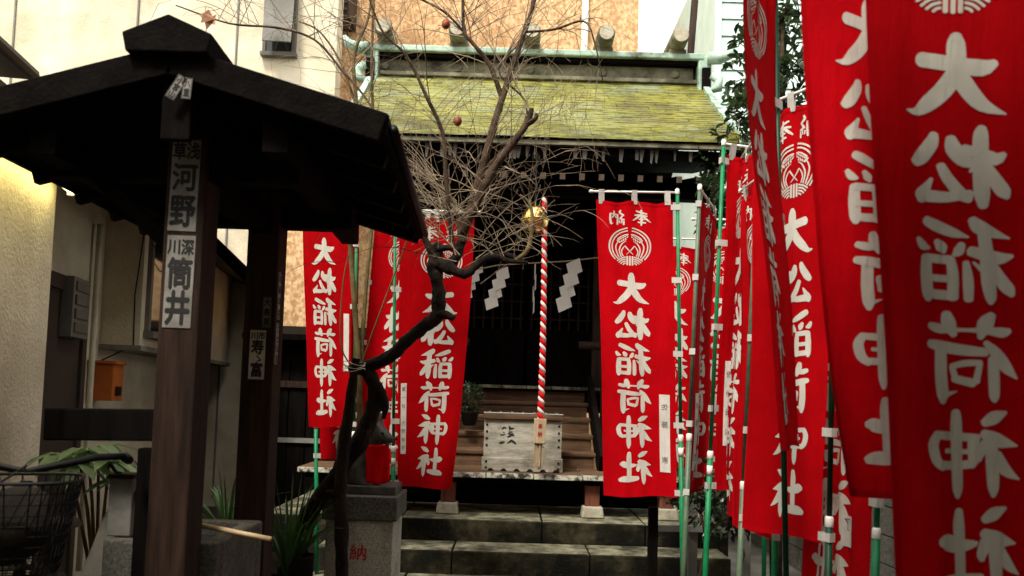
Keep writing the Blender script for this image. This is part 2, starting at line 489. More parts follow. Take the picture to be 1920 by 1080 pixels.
# the banner design as seen from its back, in the pixels of two enlargements
G2 = [  # 大 松 稲
 [(128,140,52),(180,148,52),(240,160,54),(305,168,58),(340,152,28)],
 [(228,58,34),(228,85,54),(230,150,58),(226,215,54)],
 [(226,190,56),(192,245,58),(150,290,54),(112,322,30),(80,320,8)],
 [(234,190,56),(268,250,58),(308,298,46),(372,330,5)],
 [(163,398,26),(154,430,44),(122,478,48),(102,498,34)],
 [(212,412,30),(220,448,50),(248,486,50),(272,500,30)],
 [(304,376,28),(300,405,46),(298,500,48),(300,600,50),(302,645,32)],
 [(250,448,30),(300,468,42),(342,484,46),(366,468,18)],
 [(310,505,38),(338,555,44),(362,598,44),(372,618,18)],
 [(286,505,30),(266,528,8)],
 [(182,506,28),(202,552,36),(240,606,38),(262,622,28)],
 [(266,604,28),(202,614,36),(150,612,42),(120,612,42)],
 [(152,552,12),(136,580,28),(118,610,46),(114,628,28)],
 [(270,694,30),(286,716,48),(322,736,38),(376,758,5)],
 [(300,722,38),(308,800,42),(312,900,44),(318,955,36),(318,974,20)],
 [(262,800,34),(300,812,42),(345,825,42),(382,818,14)],
 [(322,850,36),(350,900,40),(370,930,38),(380,950,18)],
 [(292,862,18),(268,838,8)],
 [(256,752,6),(212,736,32),(160,712,40),(130,698,34)],
 [(100,762,18),(114,784,32),(134,790,12)],
 [(162,766,22),(176,786,38),(182,800,18)],
 [(236,776,22),(226,800,32),(212,812,12)],
 [(247,838,20),(252,900,32),(252,962,28)],
 [(124,824,36),(120,880,40),(122,945,38),(122,964,22)],
 [(202,826,28),(208,880,34),(206,955,34)],
 [(126,824,30),(202,828,30)], [(126,890,24),(204,892,24)], [(124,944,32),(206,948,32)]]
G3 = [  # 荷 神 社
 [(126,112,24),(160,120,32),(232,124,12),(300,128,22),(350,135,34),(370,130,20)],
 [(184,72,34),(190,102,48),(206,140,22)], [(320,78,28),(300,106,52),(284,150,20)],
 [(300,168,18),(330,202,36),(360,250,38),(392,288,6)],
 [(322,222,32),(324,290,36),(325,345,32),(326,362,15)],
 [(122,172,28),(160,178,38),(230,190,36),(300,200,28)],
 [(160,192,42),(158,270,44),(162,335,42),(162,362,20)], [(178,336,18),(212,326,4)],
 [(196,244,18),(240,234,22),(284,234,18)], [(198,246,20),(207,282,22)], [(204,284,26),(262,300,28)], [(282,236,18),(270,296,22)],
 [(294,432,28),(325,415,44),(360,400,12)],
 [(292,466,28),(330,490,50),(394,510,6)], [(314,482,38),(318,560,40),(322,640,36),(322,672,15)],
 [(330,540,38),(360,590,38),(402,620,5)], [(300,500,38),(286,530,22),(280,555,10)],
 [(207,394,28),(208,430,38),(208,560,38),(210,640,36),(210,672,15)],
 [(142,466,28),(126,500,34),(136,550,34),(160,572,28)], [(142,468,26),(208,474,28),(274,480,24)],
 [(262,482,36),(262,520,36),(262,560,30)], [(172,520,16),(250,525,16)], [(150,566,28),(208,568,28),(260,565,28)],
 [(296,748,28),(325,730,44),(360,713,12)],
 [(294,792,32),(335,815,52),(392,830,6)], [(302,820,42),(287,860,32),(288,878,18)],
 [(325,812,42),(330,880,40),(334,960,34),(335,994,12)], [(340,850,38),(370,900,34),(404,932,5)],
 [(214,716,28),(212,760,40),(215,850,38),(215,930,38)],
 [(150,815,30),(168,815,54),(215,828,46),(262,825,24),(272,820,10)],
 [(142,955,32),(172,946,52),(230,945,52),(284,940,36)]]
G1 = [  # 奉 納
 [(600,150,20),(665,165,28),(738,184,20)], [(580,214,20),(660,206,26),(742,218,20)],
 [(655,205,28),(612,250,30),(556,296,16)], [(690,215,28),(738,268,28),(794,318,5)],
 [(642,268,20),(706,270,20)], [(628,316,22),(724,322,22)], [(670,130,26),(672,230,30),(672,330,28),(670,366,14)],
 [(390,124,24),(380,160,28),(428,208,24)], [(430,202,22),(388,250,26)], [(382,256,22),(440,280,22)],
 [(410,272,18),(405,326,16)], [(376,292,18),(380,328,14)], [(434,302,22),(432,356,26)],
 [(250,190,22),(248,270,28),(258,348,28)], [(252,187,20),(348,195,22)], [(346,192,26),(350,280,26),(345,350,22)],
 [(296,142,20),(300,200,22),(276,250,14)], [(302,200,16),(326,245,14)], [(260,352,24),(284,336,8)]]

def crest_strokes():
    """round rice-sheaf crest, in the same units as G1, centre (512,688)"""
    cx, cy = 512, 688
    L = []
    def arc(r, a0, a1, w, ox=0, oy=0, sx=1.0, n=9):
        p = []
        for i in range(n):
            a = R(a0 + (a1 - a0) * i / (n - 1))
            p.append((ox + sx * r * math.sin(a), oy - r * math.cos(a), w))
        return p
    half = [arc(278, 7, 134, 19), arc(242, 7, 138, 17, 0, 6),
            [(20,-180,12),(60,-175,14),(110,-150,16),(160,-110,18)],
            [(165,-60,12),(190,0,16),(185,60,17),(165,120,17),(145,165,16)],
            [(50,-80,6),(100,-45,14),(135,20,18),(140,80,17),(115,155,16)],
            [(68,-5,8),(100,40,16),(112,90,15),(90,145,14)],
            [(62,-5,18),(20,50,14),(-45,118,6)],
            [(150,-72,30),(172,-92,16)]]
    for k in range(6):
        x = 20 + k * 26
        half.append([(x, -182 + k * 16, 11), (x + 16, -160 + k * 16, 13)])
        if k < 5:
            half.append([(x + 4, -148 + k * 18, 11), (x + 16, -130 + k * 18, 13)])
        if k < 4:
            half.append([(x + 28, -108 + k * 14, 10), (x + 36, -94 + k * 12, 11)])
    for k, (a, b, c) in enumerate([((60, 160), (120, 180), (172, 215)), ((60, 192), (110, 205), (150, 240)), ((60, 222), (95, 232), (125, 258)), ((60, 252), (80, 258), (92, 272))]):
        half.append([(*a, 17), (*b, 17), (*c, 15)])
    half.append([(36, 150, 24), (36, 274, 24)])
    for s in (1, -1):
        for st in half:
            L.append([(cx + s * x, cy + y, w) for x, y, w in st])
    L.append([(cx, cy + 150, 24), (cx, cy + 278, 24)])
    return L

def to_uv(px, py):
    v = (py - 380) / 565
    xl, xr = 1128 + 15 * v, 1261 + 7 * v
    return 1 - (px - xl) / (xr - xl), v

DESIGN = []
for strokes, ox, oy, k in ((G2, 1140, 510, 4.696), (G3, 1140, 710, 4.696), (G1, 1120, 380, 7.714)):
    for st in strokes:
        DESIGN.append([(to_uv(ox + a[0] / k, oy + a[1] / k), to_uv(ox + b[0] / k, oy + b[1] / k)) for a, b in stroke_strip(st)])
for st in crest_strokes():
    DESIGN.append([(to_uv(1120 + a[0] / 7.714, 380 + a[1] / 7.714), to_uv(1120 + b[0] / 7.714, 380 + b[1] / 7.714)) for a, b in stroke_strip(st, 2)])

_glyphs = {}
def glyph(ch, bold=0.0):
    """outline of one character as (verts2d, faces), about 1 unit high, centred"""
    key = (ch, bold)
    if key not in _glyphs:
        cu = bpy.data.curves.new('character', 'FONT')
        cu.body = ch
        cu.size = 1.0
        cu.offset = bold
        cu.resolution_u = 2
        ob = bpy.data.objects.new('character', cu)
        col.objects.link(ob)
        dg = bpy.context.evaluated_depsgraph_get()
        me = ob.evaluated_get(dg).to_mesh()
        vs = [(v.co.x, v.co.y) for v in me.vertices]
        fs = [tuple(p.vertices) for p in me.polygons]
        ob.evaluated_get(dg).to_mesh_clear()
        bpy.data.objects.remove(ob)
        bpy.data.curves.remove(cu)
        if vs:
            x0, x1 = min(p[0] for p in vs), max(p[0] for p in vs)
            y0, y1 = min(p[1] for p in vs), max(p[1] for p in vs)
            k = 1.0 / max(x1 - x0, y1 - y0, 1e-3)
            vs = [((x - (x0 + x1) / 2) * k, (y - (y0 + y1) / 2) * k) for x, y in vs]
        _glyphs[key] = (vs, fs)
    return _glyphs[key]

def write(mb, items, fn, bold=0.02):
    """items: (char, u, v, width, height); fn(u, v, extra height) -> world point"""
    shifts = [(0, 0)] if bold < .015 else [(0, 0), (bold, 0), (-bold, 0), (0, bold), (0, -bold)]
    for ch, u, v, w, h in items:
        vs, fs = glyph(ch)
        for q, (sx, sy) in enumerate(shifts):
            mb.add([fn(u + (x + sx) * w, v + (y + sy) * h, q * .00015) for x, y in vs], fs)

# ================================================================== the setting
g = MB(); g.add([(-60, -40, 0), (60, -40, 0), (60, 120, 0), (-60, 120, 0)], [(0, 1, 2, 3)])
tag(g.build('ground', M['ground']), kind='structure')

# ------------------------------------------------------------------ tall buildings behind
def wall_block(name, mat, x0, x1, y0, y1, z1, label, cat='building'):
    t = thing(name, ((x0 + x1) / 2, (y0 + y1) / 2, 0), label, cat)
    MB().box(((x0 + x1) / 2, (y0 + y1) / 2, z1 / 2), (x1 - x0, y1 - y0, z1)).build('wall', mat, t)
    return t
bB = wall_block('cream_building', M['stucco'], -11, -2.40, 10.2, 10.5, 10.5, 'tall cream stucco building rising behind the dark washing pavilion roof')
p = at(528, 40, 10.2)
w = MB().box((p.x, 10.19, p.z + 0.45), (0.34, 0.1, 1.8)).build('window', M['glass'], bB)
MB().box((p.x - 0.19, 10.18, p.z + .45), (0.04, 0.12, 1.86)).box((p.x + 0.19, 10.18, p.z + .45), (0.04, 0.12, 1.86)).box((p.x, 10.175, p.z - .47), (0.46, 0.16, 0.05)).build('frame', M['frame'], w)
MB().box((p.x + 0.02, 10.06, p.z + .45), (0.36, 0.02, 1.7), rot=(R(-9), 0, R(4))).build('shutter', M['concrete'], w)
for xx in (-8.2, -6.6, -5.0, -3.7):
    MB().box((xx, 10.195, 5.2), (0.02, 0.03, 10.2)).build('wall_joint', M['concrete'], bB)
bC = wall_block('tan_building', M['tan'], -5.2, 1.88, 12.6, 18, 12.5, 'tan speckled building directly behind the mossy shrine roof')
px = at(1097, 40, 12.5).x
MB().tube([(px, 12.52, 0.2), (px, 12.52, 12.2)], 0.055, 12).build('downpipe', M['rafter_tip'], bC, smooth=True)
for zz in (3.2, 6.2, 7.6, 9.2):
    MB().box((px, 12.56, zz), (0.16, 0.09, 0.05)).build('pipe_bracket', M['grey_metal'], bC)
p = at(632, 14, 12.2)
h = MB().box((p.x, 12.3, p.z + .1), (0.46, 0.6, 0.6)).build('exhaust_hood', M['door'], bC, bevel=.01)
for k in range(5):
    MB().box((p.x, 11.985, p.z - .12 + k * .11), (0.40, 0.04, 0.03), rot=(R(25), 0, 0)).build('louvre', M['grey_metal'], h)

ta = wall_block('tan_annex', M['tan'], at(470, 500, 9.9).x, at(606, 500, 9.9).x, 9.85, 10.15, 3.75, 'low tan speckled wall left of the leftmost red banner', 'wall')
MB().box((at(538, 500, 9.9).x, 9.95, 3.78), (1.1, .4, .06)).build('coping', M['door'], ta)
# pale mint house on the right, lap siding
bD = thing('mint_house', (4.6, 12, 0), 'pale mint green house with lapped metal siding behind the evergreen tree', 'house')
x0 = at(1345, 150, 10.6).x
MB().box((x0 + 2.5, 13.0, 4.0), (5.0, 4.8, 8.0)).build('wall', M['mint'], bD)
for k in range(34):
    z = 0.2 + k * 0.235
    MB().box((x0 + 2.5, 10.575, z), (5.04, 0.035, 0.225), rot=(R(-5), 0, 0)).build('siding_board', M['mint'], bD)
MB().box((x0 - .02, 10.56, 4), (0.09, 0.09, 8.0)).build('corner_trim', M['mint'], bD)
MB().tube([(x0 + .28, 10.5, 0.1), (x0 + .28, 10.5, 4.4), (x0 + .02, 10.42, 4.75), (x0 + .02, 10.42, 5.0)], 0.04, 10).build('downpipe', M['mint'], bD, smooth=True)

# side wall of the alley behind the banners (right)
sw = thing('boundary_wall', (2.75, 4.0, 0), 'dark concrete block wall low behind the row of banners', 'wall')
MB().box((2.75, 4.0, 0.45), (0.16, 13.0, 0.9)).build('wall_base', M['slate'], sw)
for r_ in range(5):
    for c_ in range(31):
        MB().box((2.66 , -2.3 + c_ * 0.41 + (r_ % 2) * .2, .1 + r_ * .2), (0.03, 0.40, 0.19)).build('block', M['granite_dark'], sw)
MB().box((2.74, 4.0, 1.04), (0.24, 13.0, 0.07)).build('coping', M['granite_dark'], sw, bevel=.006)

# ------------------------------------------------------------------ near building on the left
YAW = R(-9)
O = Vector((-2.61, 4.5, 0)); T = Vector((math.sin(YAW), math.cos(YAW), 0)); NV = Vector((math.cos(YAW), -math.sin(YAW), 0))
def wp(s, n, z): return O + T * s + NV * n + Vector((0, 0, z))
RZ = Matrix.Rotation(-YAW, 3, 'Z')
def wbox(mb, s0, s1, n0, n1, z0, z1, m=0):
    c = wp((s0 + s1) / 2, (n0 + n1) / 2, (z0 + z1) / 2)
    return mb.box(c, (n1 - n0, s1 - s0, z1 - z0), rot=RZ, m=m)
RZ = Matrix(((NV.x, T.x, 0), (NV.y, T.y, 0), (0, 0, 1)))
bA = thing('stucco_house', wp(0, -1, 0), 'low cream stucco house with brown door and bay window at far left', 'house')
wbox(MB(), -4.0, 0.0, -3.0, 0.0, 0, 2.62).build('front_wall', M['stucco'], bA)
wbox(MB(), 0.0, 6.2, -3.0, -0.35, 0, 3.0).build('recessed_wall', M['stucco'], bA)
by = wbox(MB(), 1.9, 5.6, -0.35, -0.05, 1.79, 2.95).build('bay', M['stucco'], bA)
wbox(MB(), 1.88, 5.62, -0.34, -0.03, 1.76, 1.80).build('bay_sill_band', M['concrete'], by)
win = wbox(MB(), 2.05, 3.3, -0.06, -0.035, 1.93, 2.75).build('window', M['glass'], bA)
fm = MB()
for a in ((2.0, 2.06, 1.9, 2.78), (3.29, 3.35, 1.9, 2.78), (2.65, 2.70, 1.93, 2.75), (2.0, 3.35, 2.75, 2.81)):
    wbox(fm, a[0], a[1], -0.065, -0.015, a[2], a[3])
fm.build('frame', M['frame'], win)
wbox(MB(), 1.98, 3.37, -0.06, 0.03, 1.87, 1.925).build('sill', M['frame'], win)
dr = wbox(MB(), 0.55, 1.42, -0.36, -0.325, 0.02, 2.12).build('door', M['door'], bA)
wbox(wbox(wbox(MB(), 0.47, 0.55, -0.36, -0.30, 0, 2.2), 1.42, 1.50, -0.36, -0.30, 0, 2.2), 0.47, 1.5, -0.36, -0.30, 2.12, 2.22).build('door_frame', M['door'], dr)
MB().tube([wp(1.3, -.33, 1.0), wp(1.3, -.27, 1.0), wp(1.2, -.27, 1.0)], .012, 8).build('handle', M['chrome'], dr, smooth=True)
mb = wbox(MB(), 1.02, 1.32, -0.325, -0.24, 1.80, 2.22).build('wall_vent', M['grey_metal'], bA, bevel=.006)
for k in range(4):
    wbox(MB(), 1.05, 1.29, -0.24, -0.228, 1.84 + k * .095, 1.905 + k * .095).build('louvre', M['frame'], mb)
cn = MB(); wbox(cn, -4.0, 0.12, -0.6, 0.22, 2.70, 2.76); wbox(cn, -4.0, 0.12, 0.16, 0.215, 2.60, 2.69)
cn.build('canopy', M['door'], bA)
GP = at(62, 141, 4.2)
GQ = GP - T * 3.2
gt = MB()
for a_, b_ in ((GP, GQ),):
    gt.bar(a_ - NV * .40 - Vector((0, 0, .01)), b_ - NV * .40 - Vector((0, 0, .01)), .8, .03)
gt.build('upper_eave', M['frame'], bA)
MB().tube([GP, GQ], 0.035, 8).build('gutter', M['black'], bA, smooth=True)
wbox(MB(), -4.0, 0.0, -3.0, -0.6, 2.765, 3.0).build('upper_wall', M['stucco'], bA)
# sloping roof over the bay
rb = MB(); a0, a1, a2, a3 = wp(0.1, 0.30, 2.72), wp(6.4, .30, 2.72), wp(6.4, -1.6, 3.45), wp(0.1, -1.6, 3.45)
up = Vector((0, 0, .05)); rb.add([a0, a1, a2, a3, a0 + up, a1 + up, a2 + up, a3 + up], [(3, 2, 1, 0), (4, 5, 6, 7), (0, 1, 5, 4), (1, 2, 6, 5), (2, 3, 7, 6), (3, 0, 4, 7)])
rb.build('bay_roof', M['door'], bA)
MB().tube([wp(1.62, -.30, .1), wp(1.62, -.30, 2.7)], .022, 8).build('conduit', M['stucco'], bA, smooth=True)
MB().tube([wp(1.89, -.06, 2.7), wp(1.885, -.10, 2.2), wp(1.885, -.09, 1.80), wp(1.9, -.2, 1.74), wp(1.86, -.33, 1.66)], .006, 6).build('cable', M['black'], bA, smooth=True)
MB().tube([wp(3.9, -.03, 2.9), wp(3.4, .02, 2.55), wp(2.6, .05, 2.5), wp(1.9, .0, 2.62)], .005, 6).build('cable', M['black'], bA, smooth=True)
# lit lamp under the canopy
lp = thing('fluorescent_lamp', wp(-.6, .12, 2.58), 'lit yellowish fluorescent tube under the canopy at far left', 'lamp')
MB().tube([wp(-1.35, .10, 2.565), wp(-.06, .10, 2.565)], .016, 10).build('tube', M['lamp'], lp, smooth=True)
lm = MB(); wbox(lm, -1.42, .0, .06, .14, 2.585, 2.625); lm.build('housing', M['white_plastic'], lp)
for s_ in (-1.39, -.03):
    e = MB(); wbox(e, s_ - .02, s_ + .02, .075, .125, 2.54, 2.60); e.build('socket', M['white_plastic'], lp)
# orange box on the recessed wall
ob = thing('orange_box', wp(1.78, -.25, 1.30), 'orange metal box mounted under the bay window', 'box')
mb = MB(); wbox(mb, 1.68, 1.92, -.345, -.16, 1.36, 1.64); mb.build('body', M['orange'], ob, bevel=.006)
mb = MB(); wbox(mb, 1.665, 1.935, -.347, -.14, 1.64, 1.665); mb.build('lid', M['orange'], ob, bevel=.004)
mb = MB(); wbox(mb, 1.74, 1.86, -.16, -.15, 1.40, 1.47); mb.build('slot', M['black'], ob)

# dark lean-to and boards between house and shrine (left background)
sh = thing('dark_shed', (-2.2, 8.9, 0), 'dark timber shed low behind the left banners', 'shed')
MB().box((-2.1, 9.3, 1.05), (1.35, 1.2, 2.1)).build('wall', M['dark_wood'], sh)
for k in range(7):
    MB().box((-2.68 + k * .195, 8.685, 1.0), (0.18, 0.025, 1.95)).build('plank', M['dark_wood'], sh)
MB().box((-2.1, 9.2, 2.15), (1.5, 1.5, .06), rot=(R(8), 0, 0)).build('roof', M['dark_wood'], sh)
MB().box((-2.1, 8.66, 1.55), (1.36, 0.03, .07)).build('rail', M['post_wood'], sh)
MB().box((-2.1, 8.66, .95), (1.36, 0.03, .05)).build('rail', M['concrete'], sh)

# ================================================================== the shrine (laid out at survey size, brought to true size by XF)
K = 0.877
XF[0] = (K, (0, 0, EYE - 1.65 * K))
def sp(x, y, z): return Vector((x, y, z)) * K + Vector((0, 0, EYE - 1.65 * K))
shr = thing('shrine', sp(0.18, 9.6, 0.55), 'small dark wooden shrine with moss covered copper roof and log ridge', 'shrine')
XL, XR = -1.75, 2.17
def prof(t):
    return 7.35 + 2.12 * t, 4.075 + 1.40 * (0.72 * t + 0.28 * t * t)
NC = 28
for i in range(NC):
    t0, t1 = i / NC, (i + 1.25) / NC
    y0, z0 = prof(t0); y1, z1 = prof(t1)
    mb = MB()
    x = XL - random.uniform(0, .12)
    while x < XR:
        x2 = min(x + random.uniform(.2, .34), XR)
        if XR - x2 < .1: x2 = XR
        xa = max(x, XL)
        dz, dy = random.uniform(0, .006), random.uniform(-.008, .008)
        th = 0.02
        vs = [(xa + .0015, y0 + dy, z0 + th + dz), (x2 - .0015, y0 + dy, z0 + th + dz), (x2 - .0015, y1, z1 + .004 + dz), (xa + .0015, y1, z1 + .004 + dz),
              (xa + .0015, y0 + dy, z0 + dz), (x2 - .0015, y0 + dy, z0 + dz)]
        mb.add(vs, [(0, 1, 2, 3), (4, 5, 1, 0)])
        x = x2
    mb.build('shingle_course', M['roof'], shr)
yb, zb = prof(1)
MB().add([(XL, 7.36, 3.985), (XR, 7.36, 3.985), (XR, yb, zb - .02), (XL, yb, zb - .02)], [(0, 1, 2, 3)])
rf = MB()
for j in range(8):
    a, b = prof(j / 8), prof((j + 1) / 8)
    rf.add([(XL + .01, a[0] + .01, a[1] - .015), (XR - .01, a[0] + .01, a[1] - .015), (XR - .01, b[0], b[1] - .015), (XL + .01, b[0], b[1] - .015)], [(0, 1, 2, 3)])
    rf.add([(XL + .01, a[0] + .01, a[1] - .075), (XR - .01, a[0] + .01, a[1] - .075), (XR - .01, b[0], b[1] - .075), (XL + .01, b[0], b[1] - .075)], [(3, 2, 1, 0)])
rf.add([(XL, 9.9, zb), (XR, 9.9, zb), (XR, 12.6, 4.0), (XL, 12.6, 4.0)], [(0, 1, 2, 3)])
rf.build('roof_deck', M['dark_wood'], shr)
for xx, nm in ((XL - .03, 'verge'), (XR + .03, 'verge')):
    v = MB()
    for j in range(8):
        a, b = prof(j / 8), prof((j + 1) / 8)
        v.bar((xx, a[0], a[1] - .03), (xx, b[0] + .01, b[1] - .03), .07, .15)
    v.build(nm, M['mint_trim'], shr)
MB().box((.19, 7.395, 4.04), (XR - XL, .05, .05)).build('fascia', M['ridge_grey'], shr, bevel=.004)
MB().box((.19, 7.46, 3.97), (XR - XL - .06, .06, .085)).build('fascia', M['dark_wood'], shr, bevel=.004)
fl = MB()       # flaking paint patches left on the fascia
for k in range(26):
    xx = random.uniform(XL + .2, XR - .15); hh = random.uniform(.02, .06)
    fl.add([(xx, 7.428, 4.01), (xx + random.uniform(.02, .06), 7.428, 4.01), (xx + random.uniform(.015, .04), 7.428, 3.935 - hh), (xx + .005, 7.428, 3.935 - hh * .8)], [(3, 2, 1, 0)])
o = fl.build('paint_flakes', M['concrete'], shr); o['kind'] = 'stuff'
sf = MB(); sf.add([(XL + .05, 7.5, 3.935), (XR - .05, 7.5, 3.935), (XR - .05, 9.6, 4.425), (XL + .05, 9.6, 4.425)], [(3, 2, 1, 0)])
sf.build('soffit', M['dark_wood'], shr)
for k in range(20):
    xx = -1.66 + k * 0.1915
    r_ = MB().bar((xx, 7.80, 3.84), (xx, 9.5, 4.235), .055, .062).build('rafter', M['dark_wood'], shr)
    d_ = (Vector((xx, 9.5, 4.235)) - Vector((xx, 7.8, 3.84))).normalized()
    a_ = Vector((xx, 7.80, 3.84))
    MB().bar(a_ - d_ * .012, a_ - d_ * .001, .053, .060).build('rafter_tip', M['rafter_tip'], r_)
MB().box((.19, 8.15, 3.795), (3.775, .14, .16)).build('eave_beam', M['dark_wood'], shr, bevel=.006)
MB().box((.19, 9.5, 3.575), (3.075, .16, .22)).build('lintel', M['dark_wood'], shr, bevel=.006)
# ridge
MB().box((.18, 9.66, 5.575), (3.795, .46, .17)).build('ridge_box', M['ridge_grey'], shr, bevel=.006)
MB().box((.18, 9.64, 5.47), (3.855, .56, .045)).build('ridge_moulding', M['ridge_grey'], shr, bevel=.006)
MB().box((.18, 9.65, 5.69), (3.875, .60, .05)).build('ridge_moulding', M['dark_wood'], shr, bevel=.006)
MB().box((.18, 9.65, 5.755), (3.995, .70, .075)).build('ridge_cap', M['mint_trim'], shr, bevel=.012)
for k in range(5):
    cx = -1.62 + k * .87
    lg = MB().lathe((cx, 9.12, 5.925), [(.085, 0), (.103, .02), (.112, .5), (.1, 1.0)], 18, (0, 1, 0)).build('ridge_log', M['ridge_grey'], shr, smooth=True)
    MB().lathe((cx, 9.108, 5.925), [(.084, 0), (.084, .011)], 18, (0, 1, 0)).build('log_end', M['base_stone'], lg)
    MB().box((cx, 9.5, 5.8), (.2, .4, .06)).build('log_saddle', M['ridge_grey'], lg)
    MB().lathe((cx, 9.41, 5.575), [(.035, 0), (.052, .012), (.058, .03)], 16, (0, 1, 0)).build('boss', M['ridge_grey'], shr)
for sx, xx in ((1, XR), (-1, XL)):
    e = MB().box((xx + sx * .02, 9.62, 5.525), (.16, .62, .5)).build('ridge_end', M['mint_trim'], shr, bevel=.02)
    pts = [(xx + sx * .05, 9.3, 5.735), (xx + sx * .18, 9.26, 5.715), (xx + sx * .29, 9.24, 5.755), (xx + sx * .34, 9.24, 5.845)]
    MB().tube(pts, [.075, .07, .055, .02], 10).build('horn', M['mint_trim'], e, smooth=True)
    pts = [(xx + sx * .09, 9.27, 5.515), (xx + sx * .17, 9.25, 5.455), (xx + sx * .16, 9.25, 5.355), (xx + sx * .06, 9.25, 5.315)]
    MB().tube(pts, [.05, .06, .06, .03], 10).build('scroll', M['mint_trim'], e, smooth=True)
    MB().box((xx + sx * .03, 9.30, 5.435), (.1, .05, .36)).build('scroll_plate', M['dark_wood'], e, bevel=.01)
# hall
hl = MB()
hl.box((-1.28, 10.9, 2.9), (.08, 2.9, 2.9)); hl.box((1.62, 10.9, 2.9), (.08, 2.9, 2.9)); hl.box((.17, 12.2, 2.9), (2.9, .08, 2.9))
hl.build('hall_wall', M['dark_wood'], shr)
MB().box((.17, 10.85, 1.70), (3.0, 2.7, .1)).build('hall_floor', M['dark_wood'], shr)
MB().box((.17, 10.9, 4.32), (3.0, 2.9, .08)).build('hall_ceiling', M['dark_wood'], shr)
for xx in (-1.2, -.68, 1.02, 1.55):
    MB().box((xx, 9.55, 2.72), (.14, .14, 2.0)).build('pillar', M['post_wood'] if xx == 1.02 else M['dark_wood'], shr, bevel=.008)
for k in range(2):
    cx = -.26 + k * .86
    dd = MB().box((cx, 10.3, 2.15), (.82, .04, .78)).build('door_panel', M['dark_wood'], shr)
    for q in range(7):
        MB().box((cx - .36 + q * .12, 10.27, 3.0), (.025, .03, .95)).build('lattice_bar', M['post_wood'], dd)
    for q in range(4):
        MB().box((cx, 10.262, 2.66 + q * .22), (.8, .02, .022)).build('lattice_bar', M['post_wood'], dd)
for k in range(6):
    MB().box((-.62 + k * .29 + .08, 9.42, 1.772), (.28, .13, .036)).build('sill_stone', M['stone_top'], shr, bevel=.004)
# stairs up to the hall
for i in range(1, 6):
    zt, yf = .94 + .168 * i, 7.95 + .30 * i
    if i < 5:
        st = MB().box((.13, yf + .155, zt - .024), (1.52, .34, .048)).build('stair_tread', M['step_wood'], shr, bevel=.012)
    MB().box((.13, yf + .02, zt - .108), (1.48, .03, .116)).build('stair_riser', M['step_wood'], shr, bevel=.003)
for xx in (-.66, .925):
    MB().bar((xx, 8.0, .98), (xx, 9.5, 1.80), .06, .28).build('stringer', M['dark_wood'], shr, bevel=.006)
# railing right and left of the stairs
for xx in (1.0, -.74):
    nw = MB().box((xx, 8.55, 1.72), (.09, .09, 1.5)).build('newel_post', M['dark_wood'], shr, bevel=.006)
    MB().lathe((xx, 8.55, 2.47), [(.05, 0), (.03, .03), (.055, .07), (.045, .12), (.012, .17)], 12).build('finial', M['dark_wood'], nw, smooth=True)
    sg_ = 1 if xx > 0 else -1
    MB().tube([(xx - sg_ * .27, 8.75, 2.24), (xx + sg_ * .75, 8.75, 2.24)], .042, 10).build('handrail', M['post_wood'], shr, smooth=True)
    MB().bar((xx, 8.75, 1.98), (xx + sg_ * .75, 8.75, 1.98), .04, .05).build('middle_rail', M['dark_wood'], shr)
# deck
xs = [-1.97]
while xs[-1] < 1.4:
    xs.append(xs[-1] + random.uniform(.40, .47))
xs[-1] = 1.62
for a, b in zip(xs, xs[1:]):
    mb = MB().box(((a + b) / 2, 7.9, .918 + random.uniform(-.003, .003)), (b - a - .008, .70, .05))
    mb.mi = [0, 1, 0, 0, 0, 0]
    mb.build('deck_board', [M['deck_edge'], M['step_wood']], shr, bevel=.004)
MB().box((-.17, 7.72, .865), (3.5, .1, .05)).build('deck_joist', M['dark_wood'], shr)
MB().box((-.17, 8.28, .74), (3.5, .05, .36)).build('deck_apron', M['dark_wood'], shr)
for xx in (-1.55, -.56, .80, 1.5):
    MB().box((xx, 7.70, .745), (.135, .13, .19)).build('deck_post', M['red_post'], shr, bevel=.004)
    MB().box((xx, 7.66, .60), (.21, .2, .1), taper=.88).build('footing_stone', M['base_stone'], shr, bevel=.008)
# pole behind the ridge end
MB().tube([(2.02, 10.0, 5.2), (2.16, 10.02, 6.0), (2.24, 10.05, 7.2)], .045, 10).build('ridge_spar', M['post_wood'], shr, smooth=True)

# stone steps
ss = thing('stone_steps', sp(.1, 7, 0), 'worn mossy stone steps leading up to the shrine deck', 'steps')
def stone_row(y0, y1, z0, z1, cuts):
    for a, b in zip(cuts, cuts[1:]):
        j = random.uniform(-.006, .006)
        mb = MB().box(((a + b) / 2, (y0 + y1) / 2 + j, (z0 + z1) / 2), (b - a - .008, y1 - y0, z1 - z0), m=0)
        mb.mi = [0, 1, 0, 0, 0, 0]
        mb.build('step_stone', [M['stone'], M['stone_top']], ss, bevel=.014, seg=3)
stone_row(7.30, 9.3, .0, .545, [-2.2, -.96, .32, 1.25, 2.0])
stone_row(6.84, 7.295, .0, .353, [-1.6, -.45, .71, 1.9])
stone_row(6.36, 6.835, .0, .160, [-1.6, -.82, .55, 1.35, 1.9])

